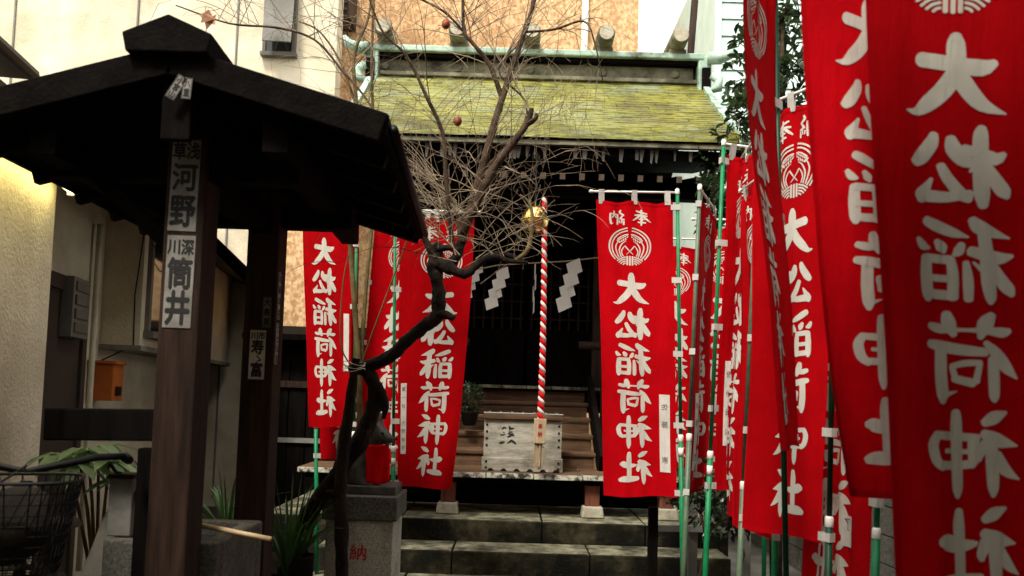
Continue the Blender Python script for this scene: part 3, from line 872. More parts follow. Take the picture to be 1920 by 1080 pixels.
# offering box
bx = thing('offering_box', sp(.13, 7.9, .943), 'weathered grey wooden offering box on the shrine deck', 'box')
MB().box((.13, 7.75, 1.255), (.745, .032, .36)).build('front_board', M['box_wood'], bx, bevel=.003)
MB().box((.13, 7.742, 1.01), (.775, .046, .13)).build('base_board', M['box_wood'], bx, bevel=.004)
MB().box((.13, 8.10, 1.2), (.745, .03, .5)).build('back_board', M['box_wood'], bx)
for xx in (-.228, .488):
    MB().box((xx, 7.925, 1.2), (.028, .33, .5)).build('side_board', M['box_wood'], bx, bevel=.003)
MB().box((.13, 7.735, 1.465), (.752, .05, .05)).build('top_rim', M['step_wood'], bx, bevel=.004)
MB().box((.13, 7.92, 1.497), (.765, .42, .012)).build('metal_lid', M['chrome'], bx, bevel=.002)
for k in range(7):
    MB().box((-.2 + k * .11, 7.92, 1.5055), (.02, .36, .004)).build('lid_slat', M['grey_metal'], bx)
for xx in (-.215, .475):
    for zz in (1.385, 1.32, 1.255, 1.19, 1.035, .98):
        MB().lathe((xx, 7.7335 if zz > 1.1 else 7.7185, zz), [(.004, -.009), (.010, -.006), (.012, .0005)], 8, (0, 1, 0)).build('nail', M['black'], bx, smooth=True)
for k in range(6):
    nt_ = MB()
    xx = -.17 + k * .125
    nt_.add([(xx - .035, 7.7165, .946), (xx + .035, 7.7165, .946), (xx + .012, 7.7165, .972), (xx - .012, 7.7165, .972)], [(0, 1, 2, 3)])
    nt_.build('scalloped_notch', M['black'], bx)
def bfn(cx_, cy_): # enlargement pixels to the front of the box
    return Vector((-.26 + (cx_ - 110) / 1135 * .775, 7.7325, 1.49 - (cy_ - 110) / 830 * .54))
ch = MB(); dz_ = 0
for st in ([(385,335,14),(415,310,30),(445,318,14)],[(480,285,10),(500,320,34),(550,318,18)],[(495,300,24),(490,350,14)],[(360,415,10),(390,420,20),(425,405,12)],[(400,375,12),(420,385,10)],
           [(480,375,14),(530,370,14)],[(475,400,20),(545,405,18)],[(540,395,16),(500,430,24),(465,448,14)],[(500,420,14),(558,425,14)],[(350,535,12),(385,530,30),(428,518,8)],[(468,538,10),(515,500,26),(530,485,14)],
           [(520,490,20),(560,520,30),(588,545,10)],[(945,490,18),(985,512,28),(995,520,12)],[(915,560,8),(950,570,18),(988,590,6)],[(950,325,10),(975,335,10)]):
    dz_ += .00025
    pr = stroke_strip(st)
    vs = [bfn(*q) - Vector((0, dz_, 0)) for pp in pr for q in pp]
    ch.add(vs, [(2 * i, 2 * i + 1, 2 * i + 3, 2 * i + 2) for i in range(len(pr) - 1)])
ch.build('lettering', M['ink_black'], bx)

# bell with its rope
br = thing('bell_rope', sp(.27, 7.3, 3.3), 'red and white twisted bell rope with brass bell hanging before the offering box', 'bell rope')
XF[0] = None
DB = 6.42
bc = at(1003, 412, DB + .03)
bl = MB().lathe(bc - Vector((0, 0, .1)), [(r_ * 1.22, (h_ - .1) * 1.22 + .1) for r_, h_ in ((.005, .004), (.05, .012), (.075, .035), (.088, .07), (.092, .095), (.092, .105), (.088, .13), (.072, .165), (.045, .188), (.015, .196), (.012, .215))], 24).build('bell', M['gold'], br, smooth=True)
MB().lathe(bc - Vector((0, 0, .012)), [(.114, 0), (.119, .005), (.119, .015), (.114, .02)], 24).build('bell_band', M['gold'], bl, smooth=True)
MB().box(bc - Vector((0, .0, .092)), (.012, .2, .05)).build('bell_slit', M['black'], bl)
MB().tube([bc + Vector((0, 0, .11)), bc + Vector((0, 0, .55))], .008, 6).build('hanger', M['black'], br)
top, bot = at(1021, 372, DB), at(1013, 786, DB)
n_ = 150
for sidx, mat in enumerate((M['rope_red'], M['rope_white'])):
    pts = []
    for i in range(n_ + 1):
        t = i / n_
        a = 2 * math.pi * (t * 21 + sidx / 2)
        q = top.lerp(bot, t) + Vector((.010 * math.sin(t * 3.0), 0, 0))
        rr = .0100 + .003 * t + .0012 * math.sin(t * 41)
        pts.append(q + Vector((math.cos(a) * rr, math.sin(a) * rr, 0)))
    MB().tube(pts, [.0138 + .003 * i / n_ + .0012 * math.sin(i * .9 + sidx) for i in range(n_ + 1)], 7).build('rope_strand', mat, br, smooth=True)
c = at(1012, 808, DB)
wb = MB().box(c, (.075, .075, .195), rot=(0, R(1.5), R(20)), taper=1.04).build('wooden_block', M['new_wood'], br, bevel=.004)
MT = Euler((0, R(1.5), R(20))).to_matrix()
tx = MB(); write(tx, [('奉', -.014, .040, .036, .04), ('納', -.014, -.022, .036, .04)], lambda u, v, e: c + MT @ Vector((u, -.0405 - e, v)), .02)
tx.build('lettering', M['ink_red'], wb)
ts = MB(); c2 = at(1010, 832, DB)
for k in range(70):
    a = random.uniform(0, 6.283); r0 = random.uniform(.005, .03); r1 = r0 + random.uniform(0, .014); b_ = a + random.uniform(-.5, .5)
    L = random.uniform(.16, .205)
    p0 = c2 + Vector((math.cos(a) * r0, math.sin(a) * r0, .02)); p2 = c2 + Vector((math.cos(b_) * r1, math.sin(b_) * r1, -L))
    pm = (p0 + p2) / 2 + Vector((random.uniform(-.008, .008), random.uniform(-.008, .008), 0))
    ts.tube([p0, pm, p2], .0032, 4)
o = ts.build('tassel', M['hemp'], br)
MB().lathe(c2 + Vector((0, 0, -.005)), [(.03, 0), (.034, .01), (.034, .022), (.03, .03)], 14).build('tassel_binding', M['rope_red'], br, smooth=True)

# sacred rope and paper streamers
sr = MB(); pts = [at(x, y, 7.6) for x, y in ((760, 492), (820, 505), (880, 508), (935, 497), (1000, 493), (1060, 490), (1130, 482), (1180, 470))]
tag(sr.tube(pts, .006, 6).build('straw_rope', M['hemp'], origin=pts[3], smooth=True), 'thin straw rope strung across the dark shrine front', 'rope')
def shide(px, py, w, h, tilt, yaw, label, mirror=1, n=4):
    t = thing('paper_streamer', at(px, py - h / 2, 7.58), label, 'paper streamer', 'folded white paper streamers under the rope')
    sc = 7.58 / FPX
    M3 = Matrix.Rotation(R(yaw), 3, 'Z') @ Matrix.Rotation(R(tilt), 3, 'Y')
    c = at(px, py, 7.58)
    step = h / n
    for k in range(n):
        x = (k - (n - 1) / 2) * -w * .42 * mirror
        z = ((n - 1) / 2 - k) * step
        poly = [(-w / 2, step * .5), (w / 2, step * .78), (w / 2, -step * .5), (-w / 2, -step * .78)]
        if mirror < 0: poly = [(-a, b) for a, b in poly][::-1]
        vs = [c + M3 @ Vector(((x + a) * sc, (-.012 if k % 2 else 0.0) , (z + b) * sc)) for a, b in poly]
        vs += [p_ + M3 @ Vector((0, .0012, 0)) for p_ in vs]
        MB().add(vs, [(0, 1, 2, 3), (7, 6, 5, 4), (0, 4, 5, 1), (1, 5, 6, 2), (2, 6, 7, 3), (3, 7, 4, 0)]) 
        mb = MB(); mb.add(vs, [(0, 1, 2, 3), (7, 6, 5, 4), (0, 4, 5, 1), (1, 5, 6, 2), (2, 6, 7, 3), (3, 7, 4, 0)])
        mb.build('paper_fold', M['paper'], t)
shide(932, 541, 24, 66, -12, 0, 'zigzag white paper streamer left of the bell rope')
shide(1067, 535, 27, 82, -14, 0, 'larger zigzag white paper streamer right of the bell rope')
shide(1001, 540, 20, 90, 0, 82, 'white paper streamer seen edge-on close beside the bell rope')
shide(884, 528, 22, 60, -10, 15, 'zigzag white paper streamer half hidden by the left red banner')

# ================================================================== banners
def banner(name_label, d, top, bot, ang, W=.45, H=1.8, squeeze=.1, amp=.02, k=1.6, ph=0.0, curl=0.0, flip=False, pole='green_pole',
           drop=.06, strip=None, strip_uv=(.08, .22, .66, .92), sway=0.0, joint=None, group='red prayer banners on poles', lean_y=0.0, design=True, shear=0.0):
    pt, pb = at(*top, d), at(*bot, d)
    ax = (pt - pb).normalized()
    ax = Vector((ax.x, lean_y, ax.z)).normalized()
    base = pt - ax * (pt.z / ax.z)
    Lp = (pt - base).length
    root = thing('prayer_banner', base, name_label, 'banner', group)
    ca, sa = math.cos(R(ang)), math.sin(R(ang))
    ex, ey = Vector((ca, sa, 0)), Vector((-sa, ca, 0))
    rnd = random.Random(int(abs(ph) * 1000) + int(d * 100))
    s1, s2 = rnd.uniform(.6, 1.4), rnd.uniform(0, 6)
    def pos(u, v, off=0.0):
        def raw(u, v):
            w = W * (1 - squeeze * v * v) * (1 - .03 * math.sin(math.pi * v))
            x = .028 + w * u + sway * v * v
            g_ = .25 + .75 * min(1, v * 1.5)
            y = 1.35 * amp * g_ * (math.sin(6.283 * (k * u + ph + .35 * v)) * (.35 + .65 * u) + .35 * math.sin(6.283 * (2.7 * k * u * s1 + .6 * v) + s2) * u)
            y += curl * u * u * (0.3 + .7 * v) + .008 * math.sin(9 * v + s2)
            zz = drop + H * v + .015 * (math.sin(math.pi * ((u * 2) % 1)) ** 2) * max(0, 1 - v * 9) - .006 * math.sin(6.283 * u) * v
            # puckers under the tabs
            y += .010 * math.sin(6.283 * u * 4) * max(0, 1 - v * 5)
            return pt + ex * x + ey * y - ax * zz + Vector((shear * v * v, 0, 0))
        p_ = raw(u, v)
        if off:
            e = .004
            du, dv = raw(u + e, v) - raw(u - e, v), raw(u, v + e) - raw(u, v - e)
            p_ = p_ + du.cross(dv).normalized() * off
        return p_
    nu, nv = 26, 60
    mb = MB()
    mb.add([pos(i / nu, j / nv) for j in range(nv + 1) for i in range(nu + 1)],
           [(j * (nu + 1) + i, j * (nu + 1) + i + 1, (j + 1) * (nu + 1) + i + 1, (j + 1) * (nu + 1) + i) for j in range(nv) for i in range(nu)])
    cl = mb.build('cloth', M['red'], root, smooth=True)
    hm = MB()                                     # turned and stitched hems
    for sgn in (1, -1):
        for e0, e1 in ((.0, .03), (.97, 1.0)):
            hm.add([pos(e, j / nv, sgn * .0013) for j in range(nv + 1) for e in (e0, e1)], [(2 * j, 2 * j + 1, 2 * j + 3, 2 * j + 2) for j in range(nv)])
        for f0, f1 in ((.0, .011), (.989, 1.0)):
            hm.add([pos(i / nu, f, sgn * .0017) for i in range(nu + 1) for f in (f0, f1)], [(2 * i, 2 * i + 1, 2 * i + 3, 2 * i + 2) for i in range(nu)])
    hm.build('hem', M['red'], cl, smooth=True)
    if design:
        lt = MB()
        for sgn in (1, -1):
            for q, st in enumerate(DESIGN):
                off = sgn * (.0016 + .00005 * (q % 9))
                vs = []
                for a, b in st:
                    for u, v in (a, b):
                        vs.append(pos(1 - u if flip else u, v, off))
                lt.add(vs, [(2 * i, 2 * i + 1, 2 * i + 3, 2 * i + 2) for i in range(len(st) - 1)])
        lt.build('lettering', M['white_print'], cl, smooth=True)
    if strip:
        u0, u1, v0, v1 = strip_uv
        for sgn in (1, -1):
            mb = MB(); n1 = 14
            mb.add([pos(u0 + (u1 - u0) * i, v0 + (v1 - v0) * j / n1, sgn * .003) for j in range(n1 + 1) for i in (0, .5, 1)],
                   [(j * 3 + i, j * 3 + i + 1, j * 3 + i + 4, j * 3 + i + 3) for j in range(n1) for i in (0, 1)])
            s_ = mb.build('name_strip', M['strip'], cl, smooth=True)
            items = []
            n = len(strip)
            for q, ch_ in enumerate(strip):
                if ch_ != ' ':
                    items.append((ch_, (u0 + u1) / 2, -(v0 + (v1 - v0) * (q + .7) / (n + .4)), (u1 - u0) * .62, (u1 - u0) * .62 * W / H))
            for it in items:      # characters read rightly from the front of the banner
                tx = MB()
                write(tx, [it], lambda u, v, e, S=sgn, um=(u0 + u1): pos(um - u if flip else u, -v, S * (.0042 + e)), .008)
                tx.build('character', M['ink'], cl)
    # pole in two sections
    jl = joint if joint else Lp * .47
    pm = M[pole]
    po = MB().tube([base, base + ax * jl], .0145, 12).tube([base + ax * jl, pt + ax * .02], .0105, 10).build('pole', pm, root, smooth=True)
    MB().lathe(base + ax * (jl - .03), [(.0145, 0), (.0165, .003), (.0165, .034), (.012, .042)], 12, ax).build('pole_joint', M['white_plastic'], po, smooth=True)
    MB().lathe(pt + ax * .0, [(.0115, -.016), (.013, -.012), (.013, .014), (.007, .022)], 12, ax).build('pole_cap', M['white_plastic'], po, smooth=True)
    if pole == 'green_pole' and d > 4: MB().lathe(base + ax * (jl - .12), [(.0149, 0), (.0149, .055)], 12, ax).build('pole_sticker', M['white_plastic'], po, smooth=True)
    cb = MB().tube([pt - ex * .01 - ax * .004, pt + ex * (W + .05) - ax * .012], .0065, 8).build('crossbar', M['white_plastic'], root, smooth=True)
    MB().lathe(pt + ex * (W + .045) - ax * .012, [(.0065, 0), (.010, .004), (.010, .02), (.004, .026)], 8, ex).build('bar_knob', M['white_plastic'], cb, smooth=True)
    def tab(pa, pb_, wd, wdir):
        m_ = MB(); nrm = (pb_ - pa).cross(wdir).normalized()
        for s in (1, -1):
            o_ = nrm * (.0085 * s)
            q0, q1 = pa + o_, pb_ + o_ * .25
            m_.add([q0 - wdir * wd / 2, q0 + wdir * wd / 2, q1 + wdir * wd / 2, q1 - wdir * wd / 2], [(0, 1, 2, 3)])
        return m_
    for u in (.07, .5, .93):
        q = pos(u, .012)
        a_ = pt + ex * (.028 + W * u) - ax * .002
        tab(a_ + ax * .004, q, .034, ex).build('top_tab', M['tab'], root)
    for v in (.02, .27, .52, .76, .985):
        q = pos(.03, v)
        a_ = pt - ax * (drop + H * v) - ex * .016
        m_ = MB(); o_ = ey * .0165
        for s in (1, -1):
            q0, q1 = a_ + o_ * s, q + o_ * (.15 * s)
            m_.add([q0 + ax * .017, q0 - ax * .017, q1 - ax * .017, q1 + ax * .017], [(0, 1, 2, 3)])
        m_.add([a_ + o_ + ax * .017, a_ + o_ - ax * .017, a_ - o_ - ax * .017, a_ - o_ + ax * .017], [(0, 1, 2, 3)])
        m_.build('side_tab', M['tab'], root)
    return root

GR, GL = 'red banners along the right of the path', 'red banners at the left of the shrine'
# right row
banner('red banner nearest the bell rope on its right, lettering reversed, whole cloth in view', 4.76, (1270, 360), (1280, 1080), 180, .46, 1.76, .07, .012, 1.3, .1, strip='佐藤 崇', group=GR, joint=1.28)
banner('small red banner peeking out behind the green pole of the foremost middle banner', 5.75, (1336, 448), (1322, 1080), 182, .43, 1.62, .06, .012, 1.5, .4, group=GR, pole='worn_pole')
banner('narrow red banner seen almost edge-on from a leaning olive pole', 4.45, (1312, 352), (1281, 1080), 66, .45, 1.66, .1, .015, 1.3, .25, group=GR, pole='worn_pole', strip='木藤 三', joint=1.3)
banner('red banner half hidden with only its reversed crest column showing', 5.3, (1442, 412), (1432, 1080), 180, .45, 1.72, .05, .012, 1.4, .62, group=GR)
banner('plain red banner margin with printed name slip beside a bright green pole', 4.25, (1357, 268), (1322, 1080), 14, .45, 1.80, .05, .015, 1.4, .8, group=GR, strip='佐伯印店', strip_uv=(.10, .23, .62, .87), joint=1.22)
banner('slanted red banner turned sideways with squeezed crest, behind the tall thin one', 3.9, (1424, 246), (1386, 1080), 86, .46, 1.86, .08, .02, 1.2, .33, group=GR, pole='worn_pole', joint=1.1)
banner('red banner low in the row with long handwritten name slip', 3.6, (1466, 300), (1452, 1080), 95, .45, 1.66, .05, .02, 1.4, .52, group=GR, strip='関根 寿一', strip_uv=(.26, .50, .60, .93))
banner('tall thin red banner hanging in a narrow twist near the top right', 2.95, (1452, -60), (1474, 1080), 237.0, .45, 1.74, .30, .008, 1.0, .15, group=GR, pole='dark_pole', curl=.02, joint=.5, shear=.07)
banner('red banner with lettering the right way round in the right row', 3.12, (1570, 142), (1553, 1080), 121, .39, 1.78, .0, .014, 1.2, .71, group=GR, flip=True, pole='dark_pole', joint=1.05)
banner('red banner low behind the two biggest ones with a short paper slip', 3.0, (1668, 160), (1641, 1080), 105, .45, 2.0, .05, .02, 1.3, .9, group=GR, joint=1.03, strip='了 ', strip_uv=(.28, .45, .80, .86))
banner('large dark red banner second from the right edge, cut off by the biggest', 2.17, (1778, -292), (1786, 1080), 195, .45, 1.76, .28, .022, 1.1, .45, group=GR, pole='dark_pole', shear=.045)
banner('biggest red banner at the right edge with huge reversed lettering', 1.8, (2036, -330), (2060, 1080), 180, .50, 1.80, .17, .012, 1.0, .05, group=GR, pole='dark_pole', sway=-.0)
# left group
banner('red banner at the far left of the shrine beside the tan wall, lettering reversed', 5.6, (670, 318), (660, 1080), 180, .36, 1.76, .2, .014, 1.3, .2, group=GL, joint=1.2, strip='  ', strip_uv=(.05, .17, .55, .78))
banner('red banner mostly hidden behind the leftmost one, only its lower edge in view', 5.85, (590, 390), (594, 1080), 0, .30, 1.78, .1, .012, 1.3, .55, group=GL)
banner('red banner behind the crooked tree trunk, hanging from a leaning pole', 5.85, (699, 395), (654, 900), -6, .42, 1.76, .08, .014, 1.3, .85, group=GL)
banner('red banner left of the offering box, lettering the right way round', 5.25, (741, 392), (737, 930), -4, .50, 1.76, .30, .012, 1.2, .3, group=GL, joint=1.13, strip='第一社 大野裕子', strip_uv=(.05, .14, .62, .88), sway=-.0)

# ================================================================== washing pavilion (dark, near left)
cz = thing('washing_pavilion', (-1.2, 3.3, 0), 'dark timber water pavilion with gable roof and pasted name slips, near left', 'pavilion')
PF = at(333, 900, 2.95); PR = at(480, 900, 3.75)
PFx, PFy, PRx, PRy = PF.x, 2.95, PR.x, 3.75
PFx2 = at(333, 900, 2.95).x
for (xx, yy) in ((PFx, PFy), (PRx, PRy)):
    MB().box((xx, yy, 1.2), (.145, .145, 2.4)).build('post', M['post_wood'], cz, bevel=.008)
    MB().box((xx, yy, .06), (.26, .26, .12), taper=.9).build('footing', M['granite_dark'], cz, bevel=.01)
ex0 = at(720, 222, 2.64); ridge0 = at(322, 95, 2.64)
yF, yB = 2.64, 4.42
RX = ridge0.x; RZt = ridge0.z; EX = ex0.x; EZ = ex0.z
run = EX - RX; slope = (RZt - EZ) / run
XLv = RX - run * 1.05; ZLv = RZt - slope * run * 1.05
exB = at(788, 428, 4.42).x
sk = (exB - EX) / (yB - yF)                 # the pavilion stands slightly turned
def cp(x, y, z): return Vector((x + sk * (y - yF), y, z))
def slab(name, x0, z0, x1, z1, th, y0, y1, mat, parent, dz=0):
    a = [cp(x0, y0, z0 + dz), cp(x1, y0, z1 + dz), cp(x1, y1, z1 + dz), cp(x0, y1, z0 + dz)]
    b = [p_ - Vector((0, 0, th)) for p_ in a]
    m_ = MB(); m_.add(a + b, [(0, 1, 2, 3), (7, 6, 5, 4), (4, 5, 1, 0), (5, 6, 2, 1), (6, 7, 3, 2), (7, 4, 0, 3)])
    return m_.build(name, mat, parent, bevel=.004)
NB = 9
for sd, (xe, ze) in (('r', (EX, EZ)), ('l', (XLv, ZLv))):
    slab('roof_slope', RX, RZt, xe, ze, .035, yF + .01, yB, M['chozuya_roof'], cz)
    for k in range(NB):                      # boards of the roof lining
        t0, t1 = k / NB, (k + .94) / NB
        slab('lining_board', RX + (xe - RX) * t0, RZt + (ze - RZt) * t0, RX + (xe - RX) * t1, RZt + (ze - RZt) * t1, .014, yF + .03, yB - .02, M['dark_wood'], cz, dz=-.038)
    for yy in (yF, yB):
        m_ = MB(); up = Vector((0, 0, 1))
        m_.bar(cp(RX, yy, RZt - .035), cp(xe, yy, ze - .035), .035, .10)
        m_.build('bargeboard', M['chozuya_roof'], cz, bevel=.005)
    for k in range(5):
        yy = yF + .22 + k * .34
        MB().bar(cp(RX, yy, RZt - .085), cp(xe * .98 + RX * .02, yy, ze - .085), .04, .05).build('rafter', M['dark_wood'], cz)
    m_ = MB().bar(cp(xe, yF, ze - .02), cp(xe, yB, ze - .02), .03, .075).build('eave_board', M['chozuya_roof'], cz, bevel=.004)
MB().tube([cp(EX + .03, yF + .02, EZ - .03), cp(EX + .03, yB, EZ - .03)], .018, 8).build('gutter', M['black'], cz, smooth=True)
# ridge cap
rc = MB()
pr = [(-.135, -.075), (-.15, -.01), (0, .055), (.15, -.01), (.135, -.075)]
a = [cp(RX + x, yF - .05, RZt + .05 + z) for x, z in pr]; b = [cp(RX + x, yB + .05, RZt + .05 + z) for x, z in pr]
rc.add(a + b, [(4, 3, 2, 1, 0), (5, 6, 7, 8, 9)] + [(i, (i + 1) % 5, (i + 1) % 5 + 5, i + 5) for i in range(5)])
rc.build('ridge_cap', M['chozuya_roof'], cz, bevel=.006)
# purlins with projecting ends
for t in (-.62, 0, .48):
    xx = RX + run * t; zz = RZt - slope * abs(run * t) - .16
    MB().bar(cp(xx, yF + .06, zz), cp(xx, yB - .06, zz), .09, .12).build('purlin', M['dark_wood'], cz, bevel=.005)
for yy, cx0 in ((PFy, PFx), (PRy, PRx)):
    MB().bar((cx0 - run * .72, yy, EZ - .10), (cx0 + .40, yy, EZ - .10), .09, .12).build('cross_beam', M['dark_wood'], cz, bevel=.005)
    for s in (-1,):
        MB().bar((cx0 + s * .05, yy, EZ - .42), (cx0 + s * .36, yy, EZ - .14), .05, .06, up=(0, 1, 0)).build('brace', M['dark_wood'], cz)
MB().bar((PFx, PFy, EZ - .15), (PRx, PRy, EZ - .15), .08, .10).build('tie_beam', M['dark_wood'], cz, bevel=.005)
# side rail going left
rl0, rl1 = at(88, 795, 3.0), at(300, 797, 3.0)
MB().bar(rl0, rl1, .05, .118).build('side_rail', M['dark_wood'], cz, bevel=.006)
q = at(272, 900, 3.0)
MB().box((q.x, 3.02, .6), (.06, .06, 1.3)).build('rail_post', M['dark_wood'], cz, bevel=.004)

# pasted name slips
def slip(c, w, h, rot, items, mat='sticker', border=False, ink='ink_black', bold=.035):
    """paper slip on the pavilion; c centre, local x right, z up, facing -y before rot"""
    M3 = Euler(rot).to_matrix()
    fn = lambda u, v, e=0.0: c + M3 @ Vector((u, -e, v))
    m_ = MB().box(c, (w, .002, h), rot=M3)
    s_ = m_.build('name_slip', M[mat], cz)
    t_ = MB(); write(t_, items, lambda u, v, e: fn(u, v, .0018 + e), bold)
    if items: t_.build('lettering', M[ink], s_)
    if border:
        t_ = MB()
        for x0, x1, z0, z1 in ((-w * .46, w * .46, h * .46, h * .485), (-w * .46, w * .46, -h * .485, -h * .46), (-w * .46, -w * .41, -h * .46, h * .46), (w * .41, w * .46, -h * .46, h * .46)):
            t_.add([fn(x0, z0, .0017), fn(x1, z0, .0017), fn(x1, z1, .0017), fn(x0, z1, .0017)], [(0, 1, 2, 3)])
        t_.build('slip_border', M[ink], s_)
    return s_
yy = PFy - .0745
c = at(361, 348, PFy - .075); c = Vector((PFx - .004, yy, c.z))
slip(c, .102, .335, (0, R(.6), 0), [('草', -.024, .125, .046, .06), ('浅', .026, .128, .046, .06), ('河', 0, .03, .088, .1), ('野', 0, -.095, .088, .115)])
c = at(347, 528, PFy - .075); c = Vector((PFx - .004, yy, c.z))
slip(c, .102, .335, (0, R(.4), 0), [('川', -.026, .125, .044, .05), ('深', .024, .125, .044, .056), ('筒', 0, .03, .088, .11), ('井', 0, -.095, .088, .12)])
yr = PRy - .0745
c = at(481, 665, PRy - .075); c = Vector((PRx + .0, yr, c.z))
slip(c, .072, .225, (0, 0, 0), [('川', -.016, .088, .03, .03), ('市', .018, .088, .03, .034), ('寿', 0, .035, .056, .066), ('ゝ', .008, -.018, .03, .03), ('富', 0, -.068, .056, .066)], 'sticker_light')
c = at(497, 585, PRy - .075)
slip(Vector((PRx + .035, yr, c.z)), .04, .14, (0, 0, 0), [('大', 0, .045, .028, .034), ('島', 0, 0, .028, .034), ('屋', 0, -.045, .028, .034)], 'sticker_dim', True)
xr_ = PRx + .0745
for (py_, hh, txt) in ((556, .22, '佐藤印房'), (645, .19, '文七元結')):
    c = at(520, py_, PRy)
    slip(Vector((xr_, PRy - .03, c.z)), .04, hh, (0, 0, R(90)), [(ch_, 0, hh * (.36 - .24 * q_), .028, .036) for q_, ch_ in enumerate(txt)], 'sticker_light', True)
# two slips on the gable
cg = MB().bar(cp(RX + .02, yF + .03, RZt - .05), cp(RX + .02, yF + .03, RZt - .30), .10, .03, up=(0, 1, 0)).build('gable_pendant', M['dark_wood'], cz, bevel=.006)
c = at(333, 166, 2.63); slip(Vector((c.x, yF - .02, c.z)), .034, .085, (0, R(30), 0), [('小', 0, .026, .022, .024), ('宮', 0, 0, .022, .024), ('山', 0, -.026, .022, .024)], 'sticker', True)
c = at(353, 168, 2.63); slip(Vector((c.x, yF - .02, c.z)), .030, .072, (0, R(4), 0), [('八', 0, .015, .02, .024), ('重', 0, -.014, .02, .026)], 'sticker', True)

# water basin between the posts
bs = thing('water_basin', (-1.28, 3.35, 0), 'dark granite water basin between the pavilion posts', 'basin')
b0, b1 = at(192, 1012, 3.05), at(455, 1008, 3.35)
zt = b0.z
mb = MB()
x0, x1, y0, y1 = b0.x, b1.x, 3.05, 3.62
mb.box(((x0 + x1) / 2, (y0 + y1) / 2, (zt - .25) / 2 ), (x1 - x0 - .02, y1 - y0 - .02, zt - .25))
for bx0, bx1, by0, by1 in ((x0, x1, y0, y0 + .07), (x0, x1, y1 - .07, y1), (x0, x0 + .07, y0 + .07, y1 - .07), (x1 - .07, x1, y0 + .07, y1 - .07)):
    mb.box(((bx0 + bx1) / 2, (by0 + by1) / 2, zt - .126), (bx1 - bx0, by1 - by0, .25))
mb.build('trough', M['granite_dark'], bs, bevel=.01)
MB().box(((x0 + x1) / 2, (y0 + y1) / 2, zt - .06), (x1 - x0 - .14, y1 - y0 - .14, .004)).build('water', M['glass'], bs)
# tap post
c = at(223, 990, 3.12)
tp = thing('tap_post', (c.x, 3.16, zt), 'short square granite tap post on the basin edge', 'tap')
ht = (990 - 884) * 3.16 / FPX
MB().box((c.x, 3.16, zt + ht / 2 + .001), (.092, .092, ht)).build('post', M['concrete'], tp, bevel=.006)
MB().box((c.x, 3.16, zt + ht + .008), (.1, .1, .016)).build('cap', M['post_wood'], tp, bevel=.003)
MB().tube([(c.x + .045, 3.16, zt + ht * .70), (c.x + .10, 3.15, zt + ht * .72), (c.x + .15, 3.14, zt + ht * .70), (c.x + .165, 3.14, zt + ht * .62)], [.012, .014, .012, .010], 10).build('spout', M['black'], tp, smooth=True)
MB().lathe((c.x + .046, 3.16, zt + ht * .70), [(.03, 0), (.03, .008), (.018, .012)], 14, (1, 0, 0)).build('flange', M['black'], tp, smooth=True)
MB().tube([(c.x + .06, 3.16, zt + ht * .75), (c.x + .06, 3.16, zt + ht + .03), (c.x + .03, 3.15, zt + ht + .065)], [.008, .007, .003], 8).build('lever', M['black'], tp, smooth=True)
# bamboo rest pole
pa, pb = at(372, 984, 3.08), at(508, 1011, 3.0)
pa.z = max(pa.z, zt + .012)
bp_ = MB().tube([pa, pa.lerp(pb, .5), pb], [.0105, .010, .0095], 10)
o = tag(bp_.build('bamboo_pole', M['bamboo'], origin=pa, smooth=True), 'thin bamboo pole lying across the basin and pointing right', 'pole')
c = at(262, 972, 3.35)
def crumple(name, c, r, mat, label, cat, sq=(1, 1, 1), seed=1, origin=None):
    bm = bmesh.new(); bmesh.ops.create_icosphere(bm, subdivisions=3, radius=r)
    rn = random.Random(seed)
    dirs = [Vector((rn.gauss(0, 1), rn.gauss(0, 1), rn.gauss(0, 1))).normalized() for _ in range(26)]
    for v in bm.verts:
        n_ = v.co.normalized(); k_ = 1 + .10 * sum(abs(n_.dot(d_)) ** 12 for d_ in dirs) - .12
        v.co = Vector((v.co.x * sq[0], v.co.y * sq[1], v.co.z * sq[2])) * k_ + c
    m_ = MB(); m_.add([v.co.copy() for v in bm.verts], [tuple(v.index for v in f.verts) for f in bm.faces]); bm.free()
    return tag(m_.build(name, mat, origin=origin or c, smooth=True), label, cat)
crumple('plastic_bag', Vector((c.x, 3.52, zt + .03)), .055, M['plastic_bag'], 'small crumpled white plastic bag behind the tap post', 'bag', (1.1, .8, .9), 3)
c = at(283, 972, 3.42)
cu = thing('plastic_cup', (c.x, 3.3, zt), 'ochre yellow cup beside the white bag on the basin', 'cup')
MB().lathe((c.x, 3.45, zt - .01), [(.034, 0), (.036, .005), (.042, .085), (.044, .09), (.038, .09), (.033, .012)], 18).build('body', M['yellow'], cu, smooth=True)
c = at(170, 1030, 3.6)
crumple('sack', Vector((c.x, 3.9, c.z - .22)), .28, M['plastic_bag'], 'pale crumpled sack standing beside the basin behind the bicycle', 'sack', (.5, .5, 1.2), 9)

